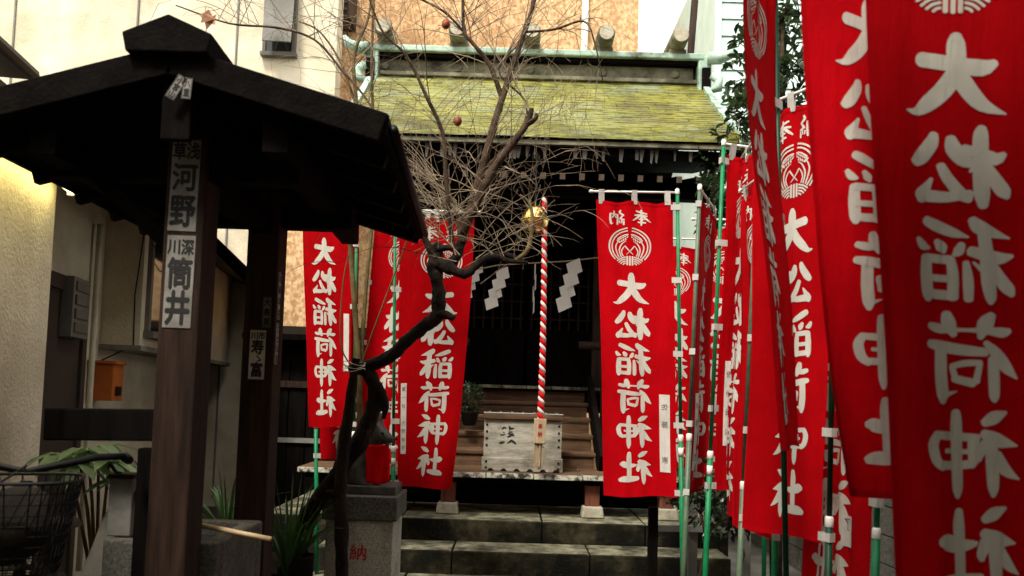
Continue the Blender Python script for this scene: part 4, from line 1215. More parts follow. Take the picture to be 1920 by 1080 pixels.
# ================================================================== fox statue on its pedestal
pd = thing('stone_pedestal', (0, 0, 0), 'granite pedestal with a red painted character below the fox', 'pedestal')
a0, a1 = at(604, 940, 4.72), at(745, 940, 4.72)
zs = at(680, 931, 4.72).z
PX = (a0.x + a1.x) / 2; PW = a1.x - a0.x
pd.location = (PX, 4.94, 0); pd['_o'] = (PX, 4.94, 0)
MB().box((PX, 4.94, zs - .07), (PW, .44, .14)).build('cap_slab', M['granite_dark'], pd, bevel=.008)
MB().box((PX, 4.94, (zs - .14) / 2), (PW - .045, .40, zs - .142)).build('shaft', M['granite'], pd, bevel=.006)
c = at(671, 1036, 4.735)
tx = MB(); write(tx, [('納', 0, 0, .098, .088)], lambda u, v, e: Vector((c.x + u, 4.7385 - e, c.z + v)), .016)
tx.build('lettering', M['ink_red'], pd)
fx = thing('fox_statue', (PX + .04, 4.95, zs), 'dark sitting stone fox wearing a red bib on the pedestal', 'statue')
MB().box((PX + .02, 4.95, zs + .026), (PW * .80, .30, .05)).build('plinth', M['fox_stone'], fx, bevel=.006)
def fp(px, py, dy=0.0): 
    p_ = at(px, py, 4.95); return Vector((p_.x, 4.95 + dy, p_.z))
def skin(name, joints, edges, mat, parent, root=0, sub=2):
    o0 = Vector(parent['_o'])
    me = bpy.data.meshes.new(name)
    me.from_pydata([tuple(j[0] - o0) for j in joints], edges, [])
    me.materials.append(mat)
    o = bpy.data.objects.new(name, me); col.objects.link(o); o.parent = parent; o['_o'] = tuple(o0)
    sm = o.modifiers.new('Skin', 'SKIN'); sm.use_smooth_shade = True
    for i, j in enumerate(joints):
        sv = me.skin_vertices[0].data[i]; sv.radius = (j[1], j[1]); sv.use_root = (i == root)
    ss_ = o.modifiers.new('Sub', 'SUBSURF'); ss_.levels = ss_.render_levels = sub
    return o
s = 4.95 / FPX
J = [(fp(672, 888), 30 * s), (fp(676, 862), 30 * s), (fp(692, 845), 24 * s), (fp(700, 828), 18 * s), (fp(705, 814, -.02), 20 * s), (fp(718, 815, -.05), 17 * s), (fp(731, 822, -.07), 11 * s), (fp(741, 826, -.08), 7 * s),
     (fp(704, 862, -.05), 9 * s), (fp(708, 890, -.06), 7 * s), (fp(708, 906, -.065), 7 * s), (fp(718, 909, -.075), 7 * s),
     (fp(706, 862, .05), 9 * s), (fp(710, 890, .055), 7 * s), (fp(712, 906, .06), 7 * s), (fp(722, 909, .055), 6 * s),
     (fp(672, 892, -.07), 20 * s), (fp(686, 906, -.085), 8 * s), (fp(698, 909, -.09), 6 * s),
     (fp(650, 895, .02), 12 * s), (fp(640, 870, .03), 13 * s), (fp(642, 835, .03), 14 * s), (fp(650, 800, .03), 10 * s), (fp(656, 775, .03), 3 * s),
     (fp(702, 797, -.05), 7 * s), (fp(699, 776, -.058), 2.5 * s), (fp(712, 796, .02), 7 * s), (fp(714, 774, .025), 2.5 * s)]
E = [(0, 1), (1, 2), (2, 3), (3, 4), (4, 5), (5, 6), (6, 7), (2, 8), (8, 9), (9, 10), (10, 11), (2, 12), (12, 13), (13, 14), (14, 15), (0, 16), (16, 17), (17, 18), (0, 19), (19, 20), (20, 21), (21, 22), (22, 23), (4, 24), (24, 25), (4, 26), (26, 27)]
skin('body', J, E, M['fox_stone'], fx)
hd = MB()
for dy in (-1,):
    e0 = fp(722, 811, -.102)
    hd.lathe(e0, [(.002, -.008), (.009, -.004), (.010, .004)], 10, (0, 1, 0))
hd.build('eye', M['black'], fx, smooth=True)
MB().tube([fp(720, 829, -.102), fp(731, 832, -.104), fp(742, 832, -.10)], .0035, 6).build('mouth', M['black'], fx, smooth=True)
MB().lathe(fp(746, 822, -.082), [(.002, -.006), (.010, 0), (.008, .008), (.002, .012)], 10, (1, 0, 0)).build('nose', M['black'], fx, smooth=True)
bb = MB(); nu, nv = 14, 14
vs = []
for j in range(nv + 1):
    v = j / nv
    for i in range(nu + 1):
        u = i / nu
        xl, xr = 691 - 1 * v, 733 + 3 * math.sin(v * 2) - 2 * v
        p_ = fp(xl + (xr - xl) * u, 832 + 68 * v + 4 * math.sin(u * 3.14) * v, -.085 - .035 * math.sin(math.pi * u) + .008 * math.sin(u * 17 + v * 2) * v)
        vs.append(p_)
bb.add(vs, [(j * (nu + 1) + i, j * (nu + 1) + i + 1, (j + 1) * (nu + 1) + i + 1, (j + 1) * (nu + 1) + i) for j in range(nv) for i in range(nu)])
bo = bb.build('bib', M['bib'], fx, smooth=True)
so = bo.modifiers.new('Solid', 'SOLIDIFY'); so.thickness = .003

# ================================================================== the bare crooked tree
random.seed(21)
tr = thing('pomegranate_tree', at(560, 1185, 4.8), 'bare crooked tree with knotted dark trunk and tangled twigs before the shrine', 'tree')
THIN = [1.0]
def limb(pts, n=10, sub=4, lump=.0):
    """(px, py, d, radius in photo pixels)"""
    sm = catmull(pts, sub)
    P, Rr = [], []
    for x, y, d, r in sm:
        P.append(at(x, y, d)); Rr.append(max(r, .5) * THIN[0] * d / FPX * (1 + random.uniform(-lump, lump)))
    return P, Rr
THIN[0] = .74
tk = MB()
tk.tube(*limb([(520, 1185, 4.78, 34), (534, 1110, 4.78, 31), (555, 1035, 4.76, 28), (583, 958, 4.70, 22), (630, 892, 4.67, 20), (680, 815, 4.66, 21), (704, 752, 4.66, 20), (694, 705, 4.66, 17), (668, 690, 4.66, 15)], 10, 9, .06), n=16, rough=.28, freq=16)
tk.tube(*limb([(655, 694, 4.66, 13), (690, 686, 4.66, 15), (728, 672, 4.65, 15), (762, 640, 4.64, 16), (798, 610, 4.62, 17), (822, 588, 4.60, 18), (822, 540, 4.60, 17), (814, 500, 4.60, 18), (818, 472, 4.60, 17), (822, 455, 4.60, 9)], 10, 9, .06), n=16, rough=.28, freq=16)
tk.tube(*limb([(814, 590, 4.60, 14), (836, 590, 4.56, 11), (851, 597, 4.54, 8)], 8, 4, .08), n=10)
tk.tube(*limb([(694, 705, 4.64, 14), (712, 730, 4.62, 13), (722, 758, 4.61, 11), (720, 785, 4.62, 5)], 8, 4, .15), n=10)
tk.tube(*limb([(815, 480, 4.60, 13), (800, 455, 4.6, 9), (792, 438, 4.6, 7), (786, 425, 4.6, 5)], 8, 3, .1), n=8)
tk.tube(*limb([(818, 468, 4.58, 9), (842, 464, 4.57, 8), (862, 470, 4.56, 7)], 8, 3, .1), n=8)
tk.tube(*limb([(822, 492, 4.58, 15), (852, 508, 4.55, 15), (876, 512, 4.54, 12), (890, 500, 4.53, 11), (905, 488, 4.52, 8)], 8, 4, .12), n=12, rough=.26, freq=18)
tk.tube(*limb([(840, 500, 4.58, 13), (858, 478, 4.58, 12), (866, 450, 4.58, 11)], 8, 4, .08), n=12, rough=.26, freq=18)
tk.build('trunk', M['bark'], tr, smooth=True)
LIMBS = []
THIN[0] = .86
def mlimb(pts, mat='branch', n=8, lump=.05):
    P, Rr = limb(pts, 8, 5, lump)
    MB().tube(P, Rr, n, rough=.15, freq=20).build('limb', M[mat], tr, smooth=True)
    LIMBS.append((P, Rr))
mlimb([(866, 455, 4.58, 11), (870, 430, 4.58, 10), (886, 378, 4.6, 9.5), (905, 312, 4.62, 9), (925, 240, 4.64, 8.5), (942, 183, 4.66, 8), (966, 110, 4.7, 6.5), (998, 15, 4.74, 5), (1010, -60, 4.8, 4)])
mlimb([(942, 186, 4.66, 6), (918, 122, 4.64, 5), (884, 78, 4.62, 4.4), (869, 52, 4.62, 4), (869, -60, 4.62, 3.5)])
mlimb([(868, 440, 4.57, 9), (898, 372, 4.5, 9), (930, 312, 4.46, 8), (964, 266, 4.42, 7.5), (990, 228, 4.40, 7), (997, 203, 4.4, 5)])
mlimb([(990, 232, 4.40, 6), (1004, 222, 4.38, 6), (1006, 212, 4.37, 3)])
mlimb([(900, 490, 4.52, 7), (930, 482, 4.5, 6.5), (958, 490, 4.48, 5), (990, 492, 4.46, 3)], 'bark')
mlimb([(890, 498, 4.53, 7), (920, 478, 4.6, 6), (952, 478, 4.6, 6), (978, 490, 4.58, 5)], 'bark')
mlimb([(965, 490, 4.5, 5), (988, 470, 4.5, 5), (996, 440, 4.5, 4.5), (998, 405, 4.5, 4), (992, 380, 4.5, 3), (975, 365, 4.5, 2)], 'stem')
mlimb([(850, 470, 4.57, 6), (842, 400, 4.55, 5), (836, 330, 4.53, 5), (830, 250, 4.5, 4.6), (800, 182, 4.46, 4), (762, 105, 4.42, 3.2), (715, 55, 4.38, 2.5), (680, -40, 4.35, 2)])
mlimb([(862, 455, 4.57, 5), (852, 380, 4.66, 4), (800, 330, 4.75, 3.5), (745, 280, 4.85, 3), (690, 190, 4.95, 2.5), (640, 130, 5.0, 2.6), (590, 75, 5.05, 2.6), (520, 52, 5.1, 2.4), (430, 44, 5.15, 2), (330, 10, 5.2, 1.5)])
mlimb([(870, 60, 4.62, 3), (830, 20, 4.6, 2.6), (770, -10, 4.6, 2)])
mlimb([(985, 60, 4.73, 3), (1040, 55, 4.7, 2.6), (1095, 40, 4.66, 2.4), (1115, 80, 4.64, 2), (1130, 150, 4.62, 1.4)])
mlimb([(905, 320, 4.62, 3.5), (975, 245, 4.66, 3), (985, 190, 4.7, 2.4), (935, 130, 4.74, 2), (1000, 60, 4.8, 1.5)])

tw = MB()
def grow(p, d, L, r, depth, arch):
    n = 6
    pts, rad = [p.copy()], [r]
    d = d.normalized()
    for i in range(n):
        d = (d + Vector((random.gauss(0, .09), random.gauss(0, .09), random.gauss(0, .09))) + Vector((0, 0, -arch * (i + 1) / n))).normalized()
        p = p + d * (L / n)
        pts.append(p.copy()); rad.append(r * (1 - .75 * (i + 1) / n))
        if depth > 0 and random.random() < .42:
            side = d.cross(Vector((random.gauss(0, 1), random.gauss(0, 1), random.gauss(0, 1))))
            if side.length > .01:
                grow(p, d * .75 + side.normalized() * random.uniform(.5, 1.1), L * random.uniform(.3, .6), r * .62, depth - 1, arch * random.uniform(.2, 1.3))
    tw.tube(pts, [max(x, .0009) for x in rad], 4 if r < .004 else 5, cap=False)
def from_limb(idx, count, lo=.1, hi=1.0, Lr=(.4, .9), rr=(.0020, .0037), updir=.3, depth=1, arch=(.0, .25), bias=(0, 0, 0)):
    P, Rr = LIMBS[idx]
    for _ in range(count):
        i = int(random.uniform(lo, hi) * (len(P) - 2))
        t = (P[i + 1] - P[i]).normalized()
        a = random.uniform(0, 6.283)
        d = Vector((math.cos(a), .55 * math.sin(a), random.uniform(-.3, .8) + updir)) * .9 + t * .4 + Vector(bias)
        grow(P[i], d, random.uniform(*Lr), random.uniform(*rr), depth, random.uniform(*arch))
from_limb(0, 28, .1, .95)
from_limb(1, 20, .2, .95)
from_limb(2, 12, .1, .95)
from_limb(4, 6, .3, .95, (.2, .5))
from_limb(6, 10, .3, 1.0, (.15, .4))
from_limb(7, 26, .1, .95)
from_limb(8, 34, .15, .95, (.3, .75), bias=(-.2, 0, .1))
from_limb(9, 5); from_limb(10, 5, .2, .9, (.2, .5), arch=(.2, .6)); from_limb(11, 8)
# the bushy tangle at mid height, shoots springing from the cut head
for k in range(44):
    x, y = random.gauss(885, 60), random.gauss(425, 40)
    p = at(x, y, 4.55 + random.uniform(-.12, .22))
    a = random.uniform(-1.25, 1.2)
    grow(p, Vector((math.sin(a) - .12, random.uniform(-.5, .5), math.cos(a) * .9)), random.uniform(.3, .85), random.uniform(.0020, .0038), 1, random.uniform(-.05, .45))
for k in range(26):      # shoots reaching left over the pavilion roof
    p = at(random.gauss(835, 20), random.uniform(330, 440), 4.6 + random.uniform(-.1, .3))
    grow(p, Vector((-.8 + random.gauss(0, .25), random.uniform(-.1, .6), random.uniform(.15, .9))), random.uniform(.4, .95), random.uniform(.0020, .0036), 1, random.uniform(.0, .35))
for k in range(16):     # drooping whips before the roof
    p = at(random.uniform(1000, 1125), random.uniform(60, 230), 4.7 + random.uniform(-.1, .1))
    grow(p, Vector((random.uniform(-.2, .35), 0, -.7)), random.uniform(.2, .42), random.uniform(.0012, .002), 1, .3)
o = tw.build('twigs', M['twig'], tr, smooth=True); o['kind'] = 'stuff'
def fruit(px, py, d):
    c = at(px, py, d)
    f = MB().lathe(c, [(.004, .030), (.016, .026), (.024, .012), (.025, 0), (.021, -.014), (.012, -.022), (.006, -.025)], 12).build('fruit', M['fruit'], tr, smooth=True)
    m_ = MB()
    for k in range(5):
        a = k * 1.2566
        m_.add([c + Vector((.007 * math.cos(a - .4), .007 * math.sin(a - .4), -.024)), c + Vector((.007 * math.cos(a + .4), .007 * math.sin(a + .4), -.024)), c + Vector((.011 * math.cos(a), .011 * math.sin(a), -.037))], [(0, 1, 2)])
    m_.build('calyx', M['fruit'], f)
    MB().tube([c + Vector((0, 0, .028)), c + Vector((.01, .01, .07)), c + Vector((.03, .02, .12))], [.0025, .0022, .002], 5).build('stalk', M['twig'], f)
fruit(836, 46, 4.45); fruit(858, 228, 4.48); fruit(912, 698, 5.1) if False else None

THIN[0] = .7
# young stems left of the tree
sg = thing('sapling', at(676, 1130, 5.15), 'slim olive-brown sapling stems rising between the left banners', 'sapling')
for pts in ([(676, 1130, 5.15, 9), (678, 900, 5.12, 8), (672, 690, 5.1, 8), (664, 560, 5.08, 7.5), (656, 430, 5.06, 7), (661, 300, 5.06, 6.5), (668, 200, 5.05, 6), (664, 105, 5.05, 4.5), (690, 35, 5.05, 3.5), (702, -50, 5.05, 3)],
            [(676, 900, 5.12, 6), (676, 700, 5.13, 6), (688, 520, 5.15, 5), (698, 410, 5.17, 5), (700, 250, 5.2, 4.5), (697, 120, 5.22, 4), (702, -40, 5.25, 3.5)],
            [(668, 200, 5.05, 4), (640, 120, 5.05, 3), (600, 60, 5.05, 2.5), (560, 40, 5.05, 2)],
            [(672, 700, 5.1, 2.5), (700, 620, 5.0, 2.2), (745, 500, 4.96, 2), (772, 432, 4.92, 1.6)], [(672, 700, 5.1, 2.2), (640, 650, 5.0, 2), (642, 540, 4.96, 1.8), (655, 470, 4.92, 1.4)]):
    P, Rr = limb(pts, 8, 5, .04)
    MB().tube(P, Rr, 8).build('stem', M['stem'], sg, smooth=True)
tw = MB()
for k in range(26):
    p = at(random.uniform(650, 705), random.uniform(20, 320), 5.08)
    a = random.uniform(-1.3, 1.2)
    grow(p, Vector((math.sin(a), random.uniform(-.4, .4), math.cos(a))), random.uniform(.2, .5), random.uniform(.0016, .003), 1, random.uniform(0, .35))
o = tw.build('twigs', M['branch'], sg, smooth=True); o['kind'] = 'stuff'

THIN[0] = .8
# prop stake tied to the trunk
ps = thing('support_stake', at(640, 1185, 4.55), 'dark upright stake propping the crooked tree in front of the pedestal', 'stake')
P, Rr = limb([(640, 1185, 4.55, 15), (641, 1080, 4.55, 15), (640, 990, 4.55, 16), (637, 930, 4.55, 15), (645, 840, 4.55, 14), (655, 760, 4.55, 12), (664, 700, 4.56, 10), (668, 672, 4.56, 9)], 8, 4, .08)
MB().tube(P, Rr, 12, rough=.2, freq=20).build('stake', M['bark'], ps, smooth=True)
MB().tube(*limb([(640, 935, 4.55, 10), (622, 925, 4.54, 8), (612, 922, 4.53, 5)], 6, 3)).build('knot', M['bark'], ps, smooth=True)
for k in range(3):
    c = at(664, 682 + k * 6, 4.60)
    pts = [c + Vector((.062 * math.cos(a), .075 * math.sin(a), .012 * math.sin(a * 2 + k))) for a in [6.283 * i / 14 for i in range(15)]]
    MB().tube(pts, .0022, 5).build('tie_wire', M['white_plastic'], ps, smooth=True)

# dead leaf on the pavilion ridge
c = at(388, 38, 3.2)
dl = MB(); out = [(0, -.05), (.018, -.012), (.045, -.02), (.034, .01), (.05, .03), (.022, .03), (.004, .06), (-.016, .03), (-.036, .022), (-.02, .002), (-.026, -.02), (-.008, -.014)]
vs = [c + Vector((x * .8, .012 * math.sin(x * 70), z * .8)) for x, z in out]; vs2 = [v + Vector((0, .0012, 0)) for v in vs]
n = len(out)
dl.add(vs + vs2, [tuple(range(n)), tuple(range(2 * n - 1, n - 1, -1))] + [(i, (i + 1) % n, (i + 1) % n + n, i + n) for i in range(n)])
dlt = thing('dead_leaf', c, 'dry brown lobed leaf caught above the pavilion ridge', 'leaf')
dl.build('blade', M['dead_leaf'], dlt)
MB().tube([c + Vector((0, 0, -.035)), c + Vector((-.01, .02, -.08)), c + Vector((-.02, .05, -.12))], .0015, 5).build('stalk', M['dead_leaf'], dlt)

# ================================================================== leaves
def leaf(mb, p, d, up, L, W, fold=.25, droop=.15):
    d = d.normalized(); s = d.cross(up)
    if s.length < 1e-3: s = d.cross(Vector((1, 0, 0)))
    s.normalize(); u = s.cross(d)
    a = p; m1 = p + d * L * .35 + u * L * .03; m2 = p + d * L * .72 - u * L * droop * .4; t = p + d * L - u * L * droop
    l1, r1 = m1 + s * W * .5 + u * W * fold, m1 - s * W * .5 + u * W * fold
    l2, r2 = m2 + s * W * .42 + u * W * fold, m2 - s * W * .42 + u * W * fold
    mb.add([a, m1, m2, t, l1, l2, r1, r2], [(0, 1, 4), (1, 2, 5, 4), (2, 3, 5), (0, 6, 1), (1, 6, 7, 2), (2, 7, 3)])

def evergreen(label, base, top, blobs, L, W, count, mat, name='evergreen_tree', cat='tree', group=None, trunk_r=.05, branches=True):
    t = thing(name, base, label, cat, group)
    tk_ = MB(); base = Vector(base); top = Vector(top)
    pts = [base.lerp(top, k / 6) + Vector((random.uniform(-.04, .04), random.uniform(-.04, .04), 0)) * (0 if k == 0 else 1) for k in range(7)]
    tk_.tube(pts, [trunk_r * (1 - .11 * k) for k in range(7)], 8)
    lv = MB()
    for c, r, wgt in blobs:
        c = Vector(c)
        # limb to the clump
        j = min(range(7), key=lambda q_: (pts[q_] - c).length + (0 if pts[q_].z < c.z else 1.0))
        tk_.tube([pts[j], pts[j].lerp(c, .5) + Vector((0, 0, .03)), c], [trunk_r * .4, trunk_r * .28, trunk_r * .12], 5)
        n = int(count * wgt)
        ntw = max(3, n // 9)
        for q_ in range(ntw):
            dr_ = Vector((random.gauss(0, 1), random.gauss(0, 1), random.gauss(0, .8)))
            dr_ = dr_.normalized() * r * random.uniform(.35, 1.05)
            e = c + dr_
            tk_.tube([c + dr_ * .15, c + dr_ * .6 + Vector((0, 0, .01)), e], [trunk_r * .08, trunk_r * .06, trunk_r * .03], 4, cap=False)
            for z_ in range(9):
                pq = c + dr_ * random.uniform(.55, 1.05) + Vector((random.gauss(0, .02), random.gauss(0, .02), random.gauss(0, .02)))
                dd = dr_.normalized() * .7 + Vector((random.gauss(0, .7), random.gauss(0, .7), random.gauss(-.1, .5)))
                k_ = random.uniform(.7, 1.25)
                leaf(lv, pq, dd, Vector((random.gauss(0, .4), random.gauss(0, .4), 1)), L * k_, W * k_)
    tk_.build('trunk', M['branch'], t, smooth=True)
    o = lv.build('crown', mat, t); o['kind'] = 'stuff'
    return t
B = lambda px, py, d, r, w: (at(px, py, d), r, w)
bt = at(1460, 745, 6.3); bt.z = 0
evergreen('glossy dark evergreen tree above the right row of banners', bt, at(1465, 40, 6.3),
          [B(1400, 145, 6.2, .26, 1), B(1440, 60, 6.3, .3, 1.2), B(1500, 30, 6.3, .34, 1.2), B(1480, 130, 6.2, .32, 1.3), B(1420, 200, 6.2, .26, 1.0), B(1510, 190, 6.4, .34, 1.2), B(1395, 255, 6.1, .24, .9),
           B(1375, 215, 6.1, .18, .7), B(1460, 290, 6.2, .3, 1.0), B(1520, 300, 6.3, .3, 1), B(1500, -60, 6.4, .4, 1.2), B(1560, 90, 6.5, .35, 1), B(1400, 90, 6.2, .18, .5), B(1385, 330, 6.1, .2, .6)], .085, .036, 130, M['leaf_ever'])
bt = at(1345, 745, 6.7); bt.z = 0
evergreen('smaller dark evergreen growing beside the shrine eave', bt, at(1345, 300, 6.7),
          [B(1340, 310, 6.6, .16, 1), B(1335, 360, 6.6, .17, 1), B(1355, 400, 6.6, .16, .9), B(1330, 420, 6.7, .1, .35), B(1350, 300, 6.7, .18, .9)], .085, .036, 110, M['leaf_ever'], trunk_r=.035)
for i, (px, py, d, lab) in enumerate(((1318, 912, 5.0, 'low dark leafy shrub at the foot of the narrow edge-on banner'), (1385, 930, 4.6, 'low dark leafy shrub under the plain red banner with a name slip'))):
    b_ = at(px, py, d); top_ = b_.copy(); b_.z = 0
    evergreen(lab, b_, top_, [(top_ + Vector((dx, dy, dz)), .15, 1) for dx, dy, dz in ((0, 0, 0), (.13, .05, -.02), (-.1, .05, .02), (.05, -.06, -.12), (-.08, 0, -.16))], .06, .03, 70, M['leaf_dark'], 'leafy_shrub', 'shrub', 'shrubs under the right banners', .02)
# potted bush on the shrine stairs
c = at(880, 798, 7.45)
pp = thing('potted_bush', c, 'small round dark potted bush left of the offering box on the stairs', 'plant')
MB().lathe(c, [(.05, 0), (.06, .01), (.085, .12), (.09, .13), (.078, .13), (.07, .11)], 16).build('pot', M['pot'], pp, smooth=True)
lv = MB(); tk_ = MB()
cc = c + Vector((0, 0, .26))
for k in range(420):
    dv = Vector((random.gauss(0, 1), random.gauss(0, 1), random.gauss(0, 1))).normalized() * .125 * random.uniform(.5, 1.05)
    leaf(lv, cc + dv, dv + Vector((random.gauss(0, .06), random.gauss(0, .06), .04)), Vector((0, 0, 1)), .034, .018)
for k in range(14):
    dv = Vector((random.gauss(0, 1), random.gauss(0, 1), random.gauss(.3, 1))).normalized() * .1
    tk_.tube([c + Vector((0, 0, .11)), cc + dv], [.006, .002], 5)
tk_.build('stem', M['branch'], pp); o = lv.build('crown', M['leaf_dark'], pp); o['kind'] = 'stuff'

# strap-leaved plants between pavilion and pedestal
def straps(px, py, d, n, L, label, seed, spread=1.0):
    rn = random.Random(seed)
    b_ = at(px, py, d)
    t = thing('strap_leaf_plant', b_, label, 'plant', 'strap-leaved plants by the pavilion')
    for k in range(n):
        a = rn.uniform(0, 6.283); s_ = rn.uniform(.15, .75) * spread
        dirh = Vector((math.cos(a), math.sin(a), 0)); Lk = L * rn.uniform(.6, 1.1); wd = rn.uniform(.005, .010)
        side = Vector((-dirh.y, dirh.x, 0)); m_ = MB(); vs = []
        for j in range(9):
            q_ = j / 8
            pos_ = b_ + dirh * (s_ * Lk * q_ ** 1.3 + .02) + Vector((0, 0, Lk * (q_ - .62 * s_ * q_ ** 2.4)))
            w_ = wd * (math.sin(math.pi * min(1, .12 + q_ * .88)) ** .7)
            vs += [pos_ - side * w_ + Vector((0, 0, w_ * .4)), pos_, pos_ + side * w_ + Vector((0, 0, w_ * .4))]
        m_.add(vs, [(3 * j + i, 3 * j + i + 1, 3 * j + i + 4, 3 * j + i + 3) for j in range(8) for i in (0, 1)])
        m_.build('leaf', M['blade'], t, smooth=True)
    MB().lathe(b_ - Vector((0, 0, b_.z)), [(.06, 0), (.065, .02), (.07, b_.z - .02), (.075, b_.z), (.065, b_.z), (.06, b_.z - .03)], 14).build('pot', M['pot'], t, smooth=True)
straps(540, 1085, 4.6, 60, .62, 'dark pot of long green strap leaves right of the rear pavilion post', 4)
straps(425, 1020, 4.5, 44, .46, 'clump of long green strap leaves seen between the two pavilion posts', 5)
straps(565, 1040, 4.6, 18, .30, 'low clump of strap leaves at the foot of the leaning trunk', 6, 1.3)
# broad-leaved plant behind the bicycle
c = at(190, 960, 4.3); b_ = c.copy(); b_.z = 0
bl_ = thing('broadleaf_plant', b_, 'pale green broad-leaved potted plant behind the bicycle basket', 'plant')
rn = random.Random(12)
st_ = MB()
crown_pts = [at(*q_) for q_ in ((165, 845, 3.9), (118, 852, 3.95), (205, 865, 3.9), (150, 872, 3.85), (240, 900, 4.0), (262, 925, 3.9), (285, 945, 3.9), (185, 838, 4.0))]
for q_ in crown_pts:
    st_.tube([Vector((b_.x, b_.y, .35)), Vector((b_.x, b_.y, .35)).lerp(q_, .6) + Vector((0, 0, .06)), q_], [.012, .009, .006], 6)
    for k in range(8):
        a = k * .785 + rn.uniform(-.2, .2)
        m_ = MB(); leaf(m_, q_, Vector((math.cos(a), math.sin(a), rn.uniform(-.5, .15))), Vector((0, 0, 1)), rn.uniform(.16, .23), rn.uniform(.055, .075), .12, .3)
        m_.build('leaf', M['leaf_bright'], bl_, smooth=True)
st_.build('stem', M['stem'], bl_, smooth=True)
MB().lathe((b_.x, b_.y, 0), [(.13, 0), (.15, .02), (.18, .34), (.19, .36), (.16, .36), (.15, .32)], 16).build('pot', M['pot'], bl_, smooth=True)

# ================================================================== bicycle at the lower left
bk = thing('bicycle', at(90, 1080, 2.45), 'black city bicycle with wire front basket at the lower left corner', 'bicycle')
H0 = at(52, 872, 2.6)                       # middle of the handlebar
fw = Vector((.38, -.92, 0)).normalized()     # the way it points: towards the viewer's right
sd = Vector((-fw.y, fw.x, 0))
stem_b = Vector((H0.x, H0.y, 0)) - fw * .0
def bp2(f, s_, z): return Vector((H0.x, H0.y, 0)) + fw * f + sd * s_ + Vector((0, 0, z))
HZ = H0.z
def wheel(f):
    c = bp2(f, 0, .33)
    w_ = MB()
    pts = [c + fw * (.315 * math.cos(a)) + Vector((0, 0, .315 * math.sin(a))) for a in [6.2832 * i / 40 for i in range(41)]]
    wl_ = w_.tube(pts, .018, 8, cap=False).build('wheel', M['rubber'], bk, smooth=True)
    pts = [c + fw * (.29 * math.cos(a)) + Vector((0, 0, .29 * math.sin(a))) for a in [6.2832 * i / 40 for i in range(41)]]
    MB().tube(pts, .010, 6, cap=False).build('rim', M['chrome'], wl_, smooth=True)
    sp_ = MB()
    for i in range(28):
        a = 6.2832 * i / 28
        sp_.tube([c + sd * (.025 if i % 2 else -.025), c + fw * (.288 * math.cos(a)) + Vector((0, 0, .288 * math.sin(a)))], .0012, 4, cap=False)
    sp_.build('spokes', M['chrome'], wl_)
    MB().tube([c - sd * .04, c + sd * .04], .022, 10).build('hub', M['chrome'], wl_, smooth=True)
wheel(.10); wheel(-1.0)
fr = MB()
fr.tube([bp2(0, 0, HZ - .05), bp2(.03, 0, .72)], .018, 8)
fr.tube([bp2(.02, 0, .78), bp2(-.2, 0, .45), bp2(-.48, 0, .30)], .018, 8)
fr.tube([bp2(-.48, 0, .30), bp2(-.62, 0, .86)], .016, 8)
for s_ in (-.05, .05):
    fr.tube([bp2(.03, s_ * .8, .72), bp2(.10, s_, .33)], .011, 8)
    fr.tube([bp2(-.48, s_ * .5, .30), bp2(-1.0, s_, .33), bp2(-.60, s_ * .5, .74)], .009, 6)
fr.build('frame', M['black'], bk, smooth=True)
hb = MB().tube([bp2(-.20, -.28, HZ + .0), bp2(-.10, -.27, HZ + .02), bp2(.0, -.2, HZ + .025), bp2(.02, 0, HZ - .02), bp2(.0, .2, HZ + .025), bp2(-.10, .27, HZ + .02), bp2(-.20, .28, HZ)], .012, 10).build('handlebar', M['black'], bk, smooth=True)
for s_ in (-1, 1):
    MB().tube([bp2(-.10, s_ * .272, HZ + .02), bp2(-.22, s_ * .282, HZ - .002)], .017, 10).build('grip', M['rubber'], hb, smooth=True)
    MB().tube([bp2(-.04, s_ * .235, HZ + .0), bp2(-.10, s_ * .25, HZ - .035), bp2(-.19, s_ * .26, HZ - .045)], .006, 6).build('brake_lever', M['black'], hb, smooth=True)
MB().lathe(bp2(-.03, -.20, HZ + .03), [(.006, 0), (.010, .02), (.028, .03), (.030, .045), (.02, .06), (.004, .066)], 14).build('bell', M['black'], bk, smooth=True)
MB().tube([bp2(.02, 0, HZ), bp2(.2, -.06, HZ - .05), bp2(.16, -.05, HZ - .25), bp2(.06, 0, .7)], .004, 6).build('brake_cable', M['black'], bk, smooth=True)
# basket
bz1, bz0 = HZ - .02, HZ - .30
wb_ = []
def ring(z, g_):
    hx, hy = .10 + .045 * g_, .125 + .055 * g_
    out_ = []
    for i in range(40):                      # rounded rectangle
        a_ = 6.28319 * i / 40
        ca_, sa_ = math.cos(a_), math.sin(a_)
        out_.append(bp2(.20 + .03 * g_ + hx * math.copysign(abs(ca_) ** .55, ca_), hy * math.copysign(abs(sa_) ** .55, sa_), z))
    return out_
bsk = MB()
nrings = 9
for k in range(nrings + 1):
    q_ = k / nrings; z = bz0 + (bz1 - bz0) * q_
    r4 = ring(z, q_); r4.append(r4[0]); bsk.tube(r4, .0055 if k in (0, nrings) else .0020, 5)
ra, rb_ = ring(bz0, 0), ring(bz1, 1)
for k in range(40):
    bsk.tube([ra[k], rb_[k]], .0022, 5)
    bsk.tube([ra[k], rb_[(k + 3) % 40]], .0016, 4)
for k in range(1, 20):
    bsk.tube([ra[k], ra[40 - k]], .0022, 5)
bsk.build('basket', M['black'], bk)
MB().tube([bp2(.07, -.1, bz0), bp2(.1, -.06, .33)], .006, 6).tube([bp2(.07, .1, bz0), bp2(.1, .06, .33)], .006, 6).build('basket_stay', M['black'], bk, smooth=True)
sl = MB()
vs = []
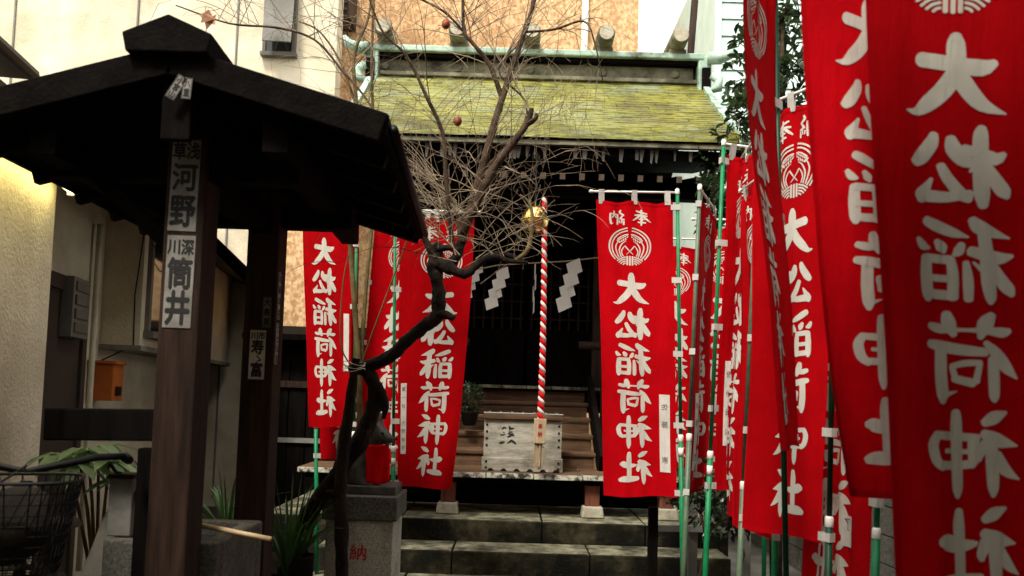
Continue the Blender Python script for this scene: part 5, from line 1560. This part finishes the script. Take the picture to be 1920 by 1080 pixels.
for j, (f_, w_) in enumerate(((-.84, .09), (-.78, .10), (-.70, .075), (-.6, .035), (-.53, .02))):
    for i in range(7):
        a = math.pi * i / 6
        vs.append(bp2(f_, w_ * math.cos(a), .9 + .04 * math.sin(a)))
sl.add(vs, [(j * 7 + i, j * 7 + i + 1, (j + 1) * 7 + i + 1, (j + 1) * 7 + i) for j in range(4) for i in range(6)])
sl.build('saddle', M['rubber'], bk, smooth=True)
MB().lathe(bp2(.16, 0, .72), [(.02, -.03), (.035, 0), (.038, .03), (.03, .036)], 14, fw).build('headlight', M['chrome'], bk, smooth=True)
MB().tube([bp2(-.48, -.06, .30), bp2(-.40, -.07, .16)], .008, 6).tube([bp2(-.48, .06, .30), bp2(-.56, .07, .44)], .008, 6).build('crank', M['chrome'], bk, smooth=True)

crumple('bag', bp2(.21, 0, HZ - .16), .12, M['soil'], 'dark bag lying inside the bicycle basket', 'bag', (.9, .9, .85), 5)
# weathered fence stakes behind the right poles
fc = thing('low_fence', at(1300, 1000, 5.4), 'low weathered timber fence behind the foot of the right banners', 'fence')
for z_, px0, px1, py_ in ((0, 1235, 1420, 886), (1, 1235, 1420, 990)):
    MB().bar(at(px0, py_, 5.5), at(px1, py_ + 4, 5.2), .03, .045).build('rail', M['concrete'], fc, bevel=.004)
for px in (1300, 1400):
    q_ = at(px, 980, 5.42)
    MB().box((q_.x, 5.44, q_.z / 2 + .15), (.06, .05, q_.z + .3)).build('stake', M['concrete'], fc, bevel=.004)
q_ = at(1224, 1000, 4.95)
tag(MB().box((q_.x, 4.95, .42), (.055, .055, .84)).build('dark_post', M['dark_wood'], origin=(q_.x, 4.95, 0), bevel=.004), 'short dark post below the foremost middle banner', 'post')


# unseen tall houses added to cut light from the right and from behind
nb = wall_block('shade_house_right', M['slate'], 2.95, 9, -7, 5.2, 8.0, 'unseen tall dark grey house added to keep light off the right banners', 'house')
for k in range(4):
    w_ = MB().box((2.94, -5 + k * 2.6, 5.2), (.06, 1.1, 1.2)).build('window', M['glass'], nb)
    MB().box((2.92, -5 + k * 2.6, 4.56), (.1, 1.2, .06)).build('sill', M['frame'], w_)
nc = wall_block('shade_house_back', M['stucco'], -9, 9, -15, -9, 8.5, 'unseen plain house added behind the viewer to block light', 'house')
for k in range(6):
    w_ = MB().box((-6 + k * 2.4, -8.99, 4.8), (1.2, .06, 1.3)).build('window', M['glass'], nc)
    MB().box((-6 + k * 2.4, -8.97, 4.1), (1.3, .1, .06)).build('sill', M['frame'], w_)
# ================================================================== unseen roof added over the viewer's head to shade the nearest banners
eg = thing('shade_roof', (0, -.4, 0), 'unseen roof on posts added to darken the nearest banners', 'shade roof')
MB().box((0, -.8, 3.45), (5.0, 3.8, .08)).build('roof', M['chozuya_roof'], eg)
for xx in (-2.3, 2.3):
    for yy in (-2.2, .2):
        MB().box((xx, yy, 1.68), (.2, .2, 3.36)).build('post', M['post_wood'], eg, bevel=.01)
for yy in (-2.2, .2):
    MB().box((0, yy, 3.3), (4.8, .16, .2)).build('beam', M['dark_wood'], eg, bevel=.01)
for o in bpy.data.objects:
    if '_o' in o: del o['_o']
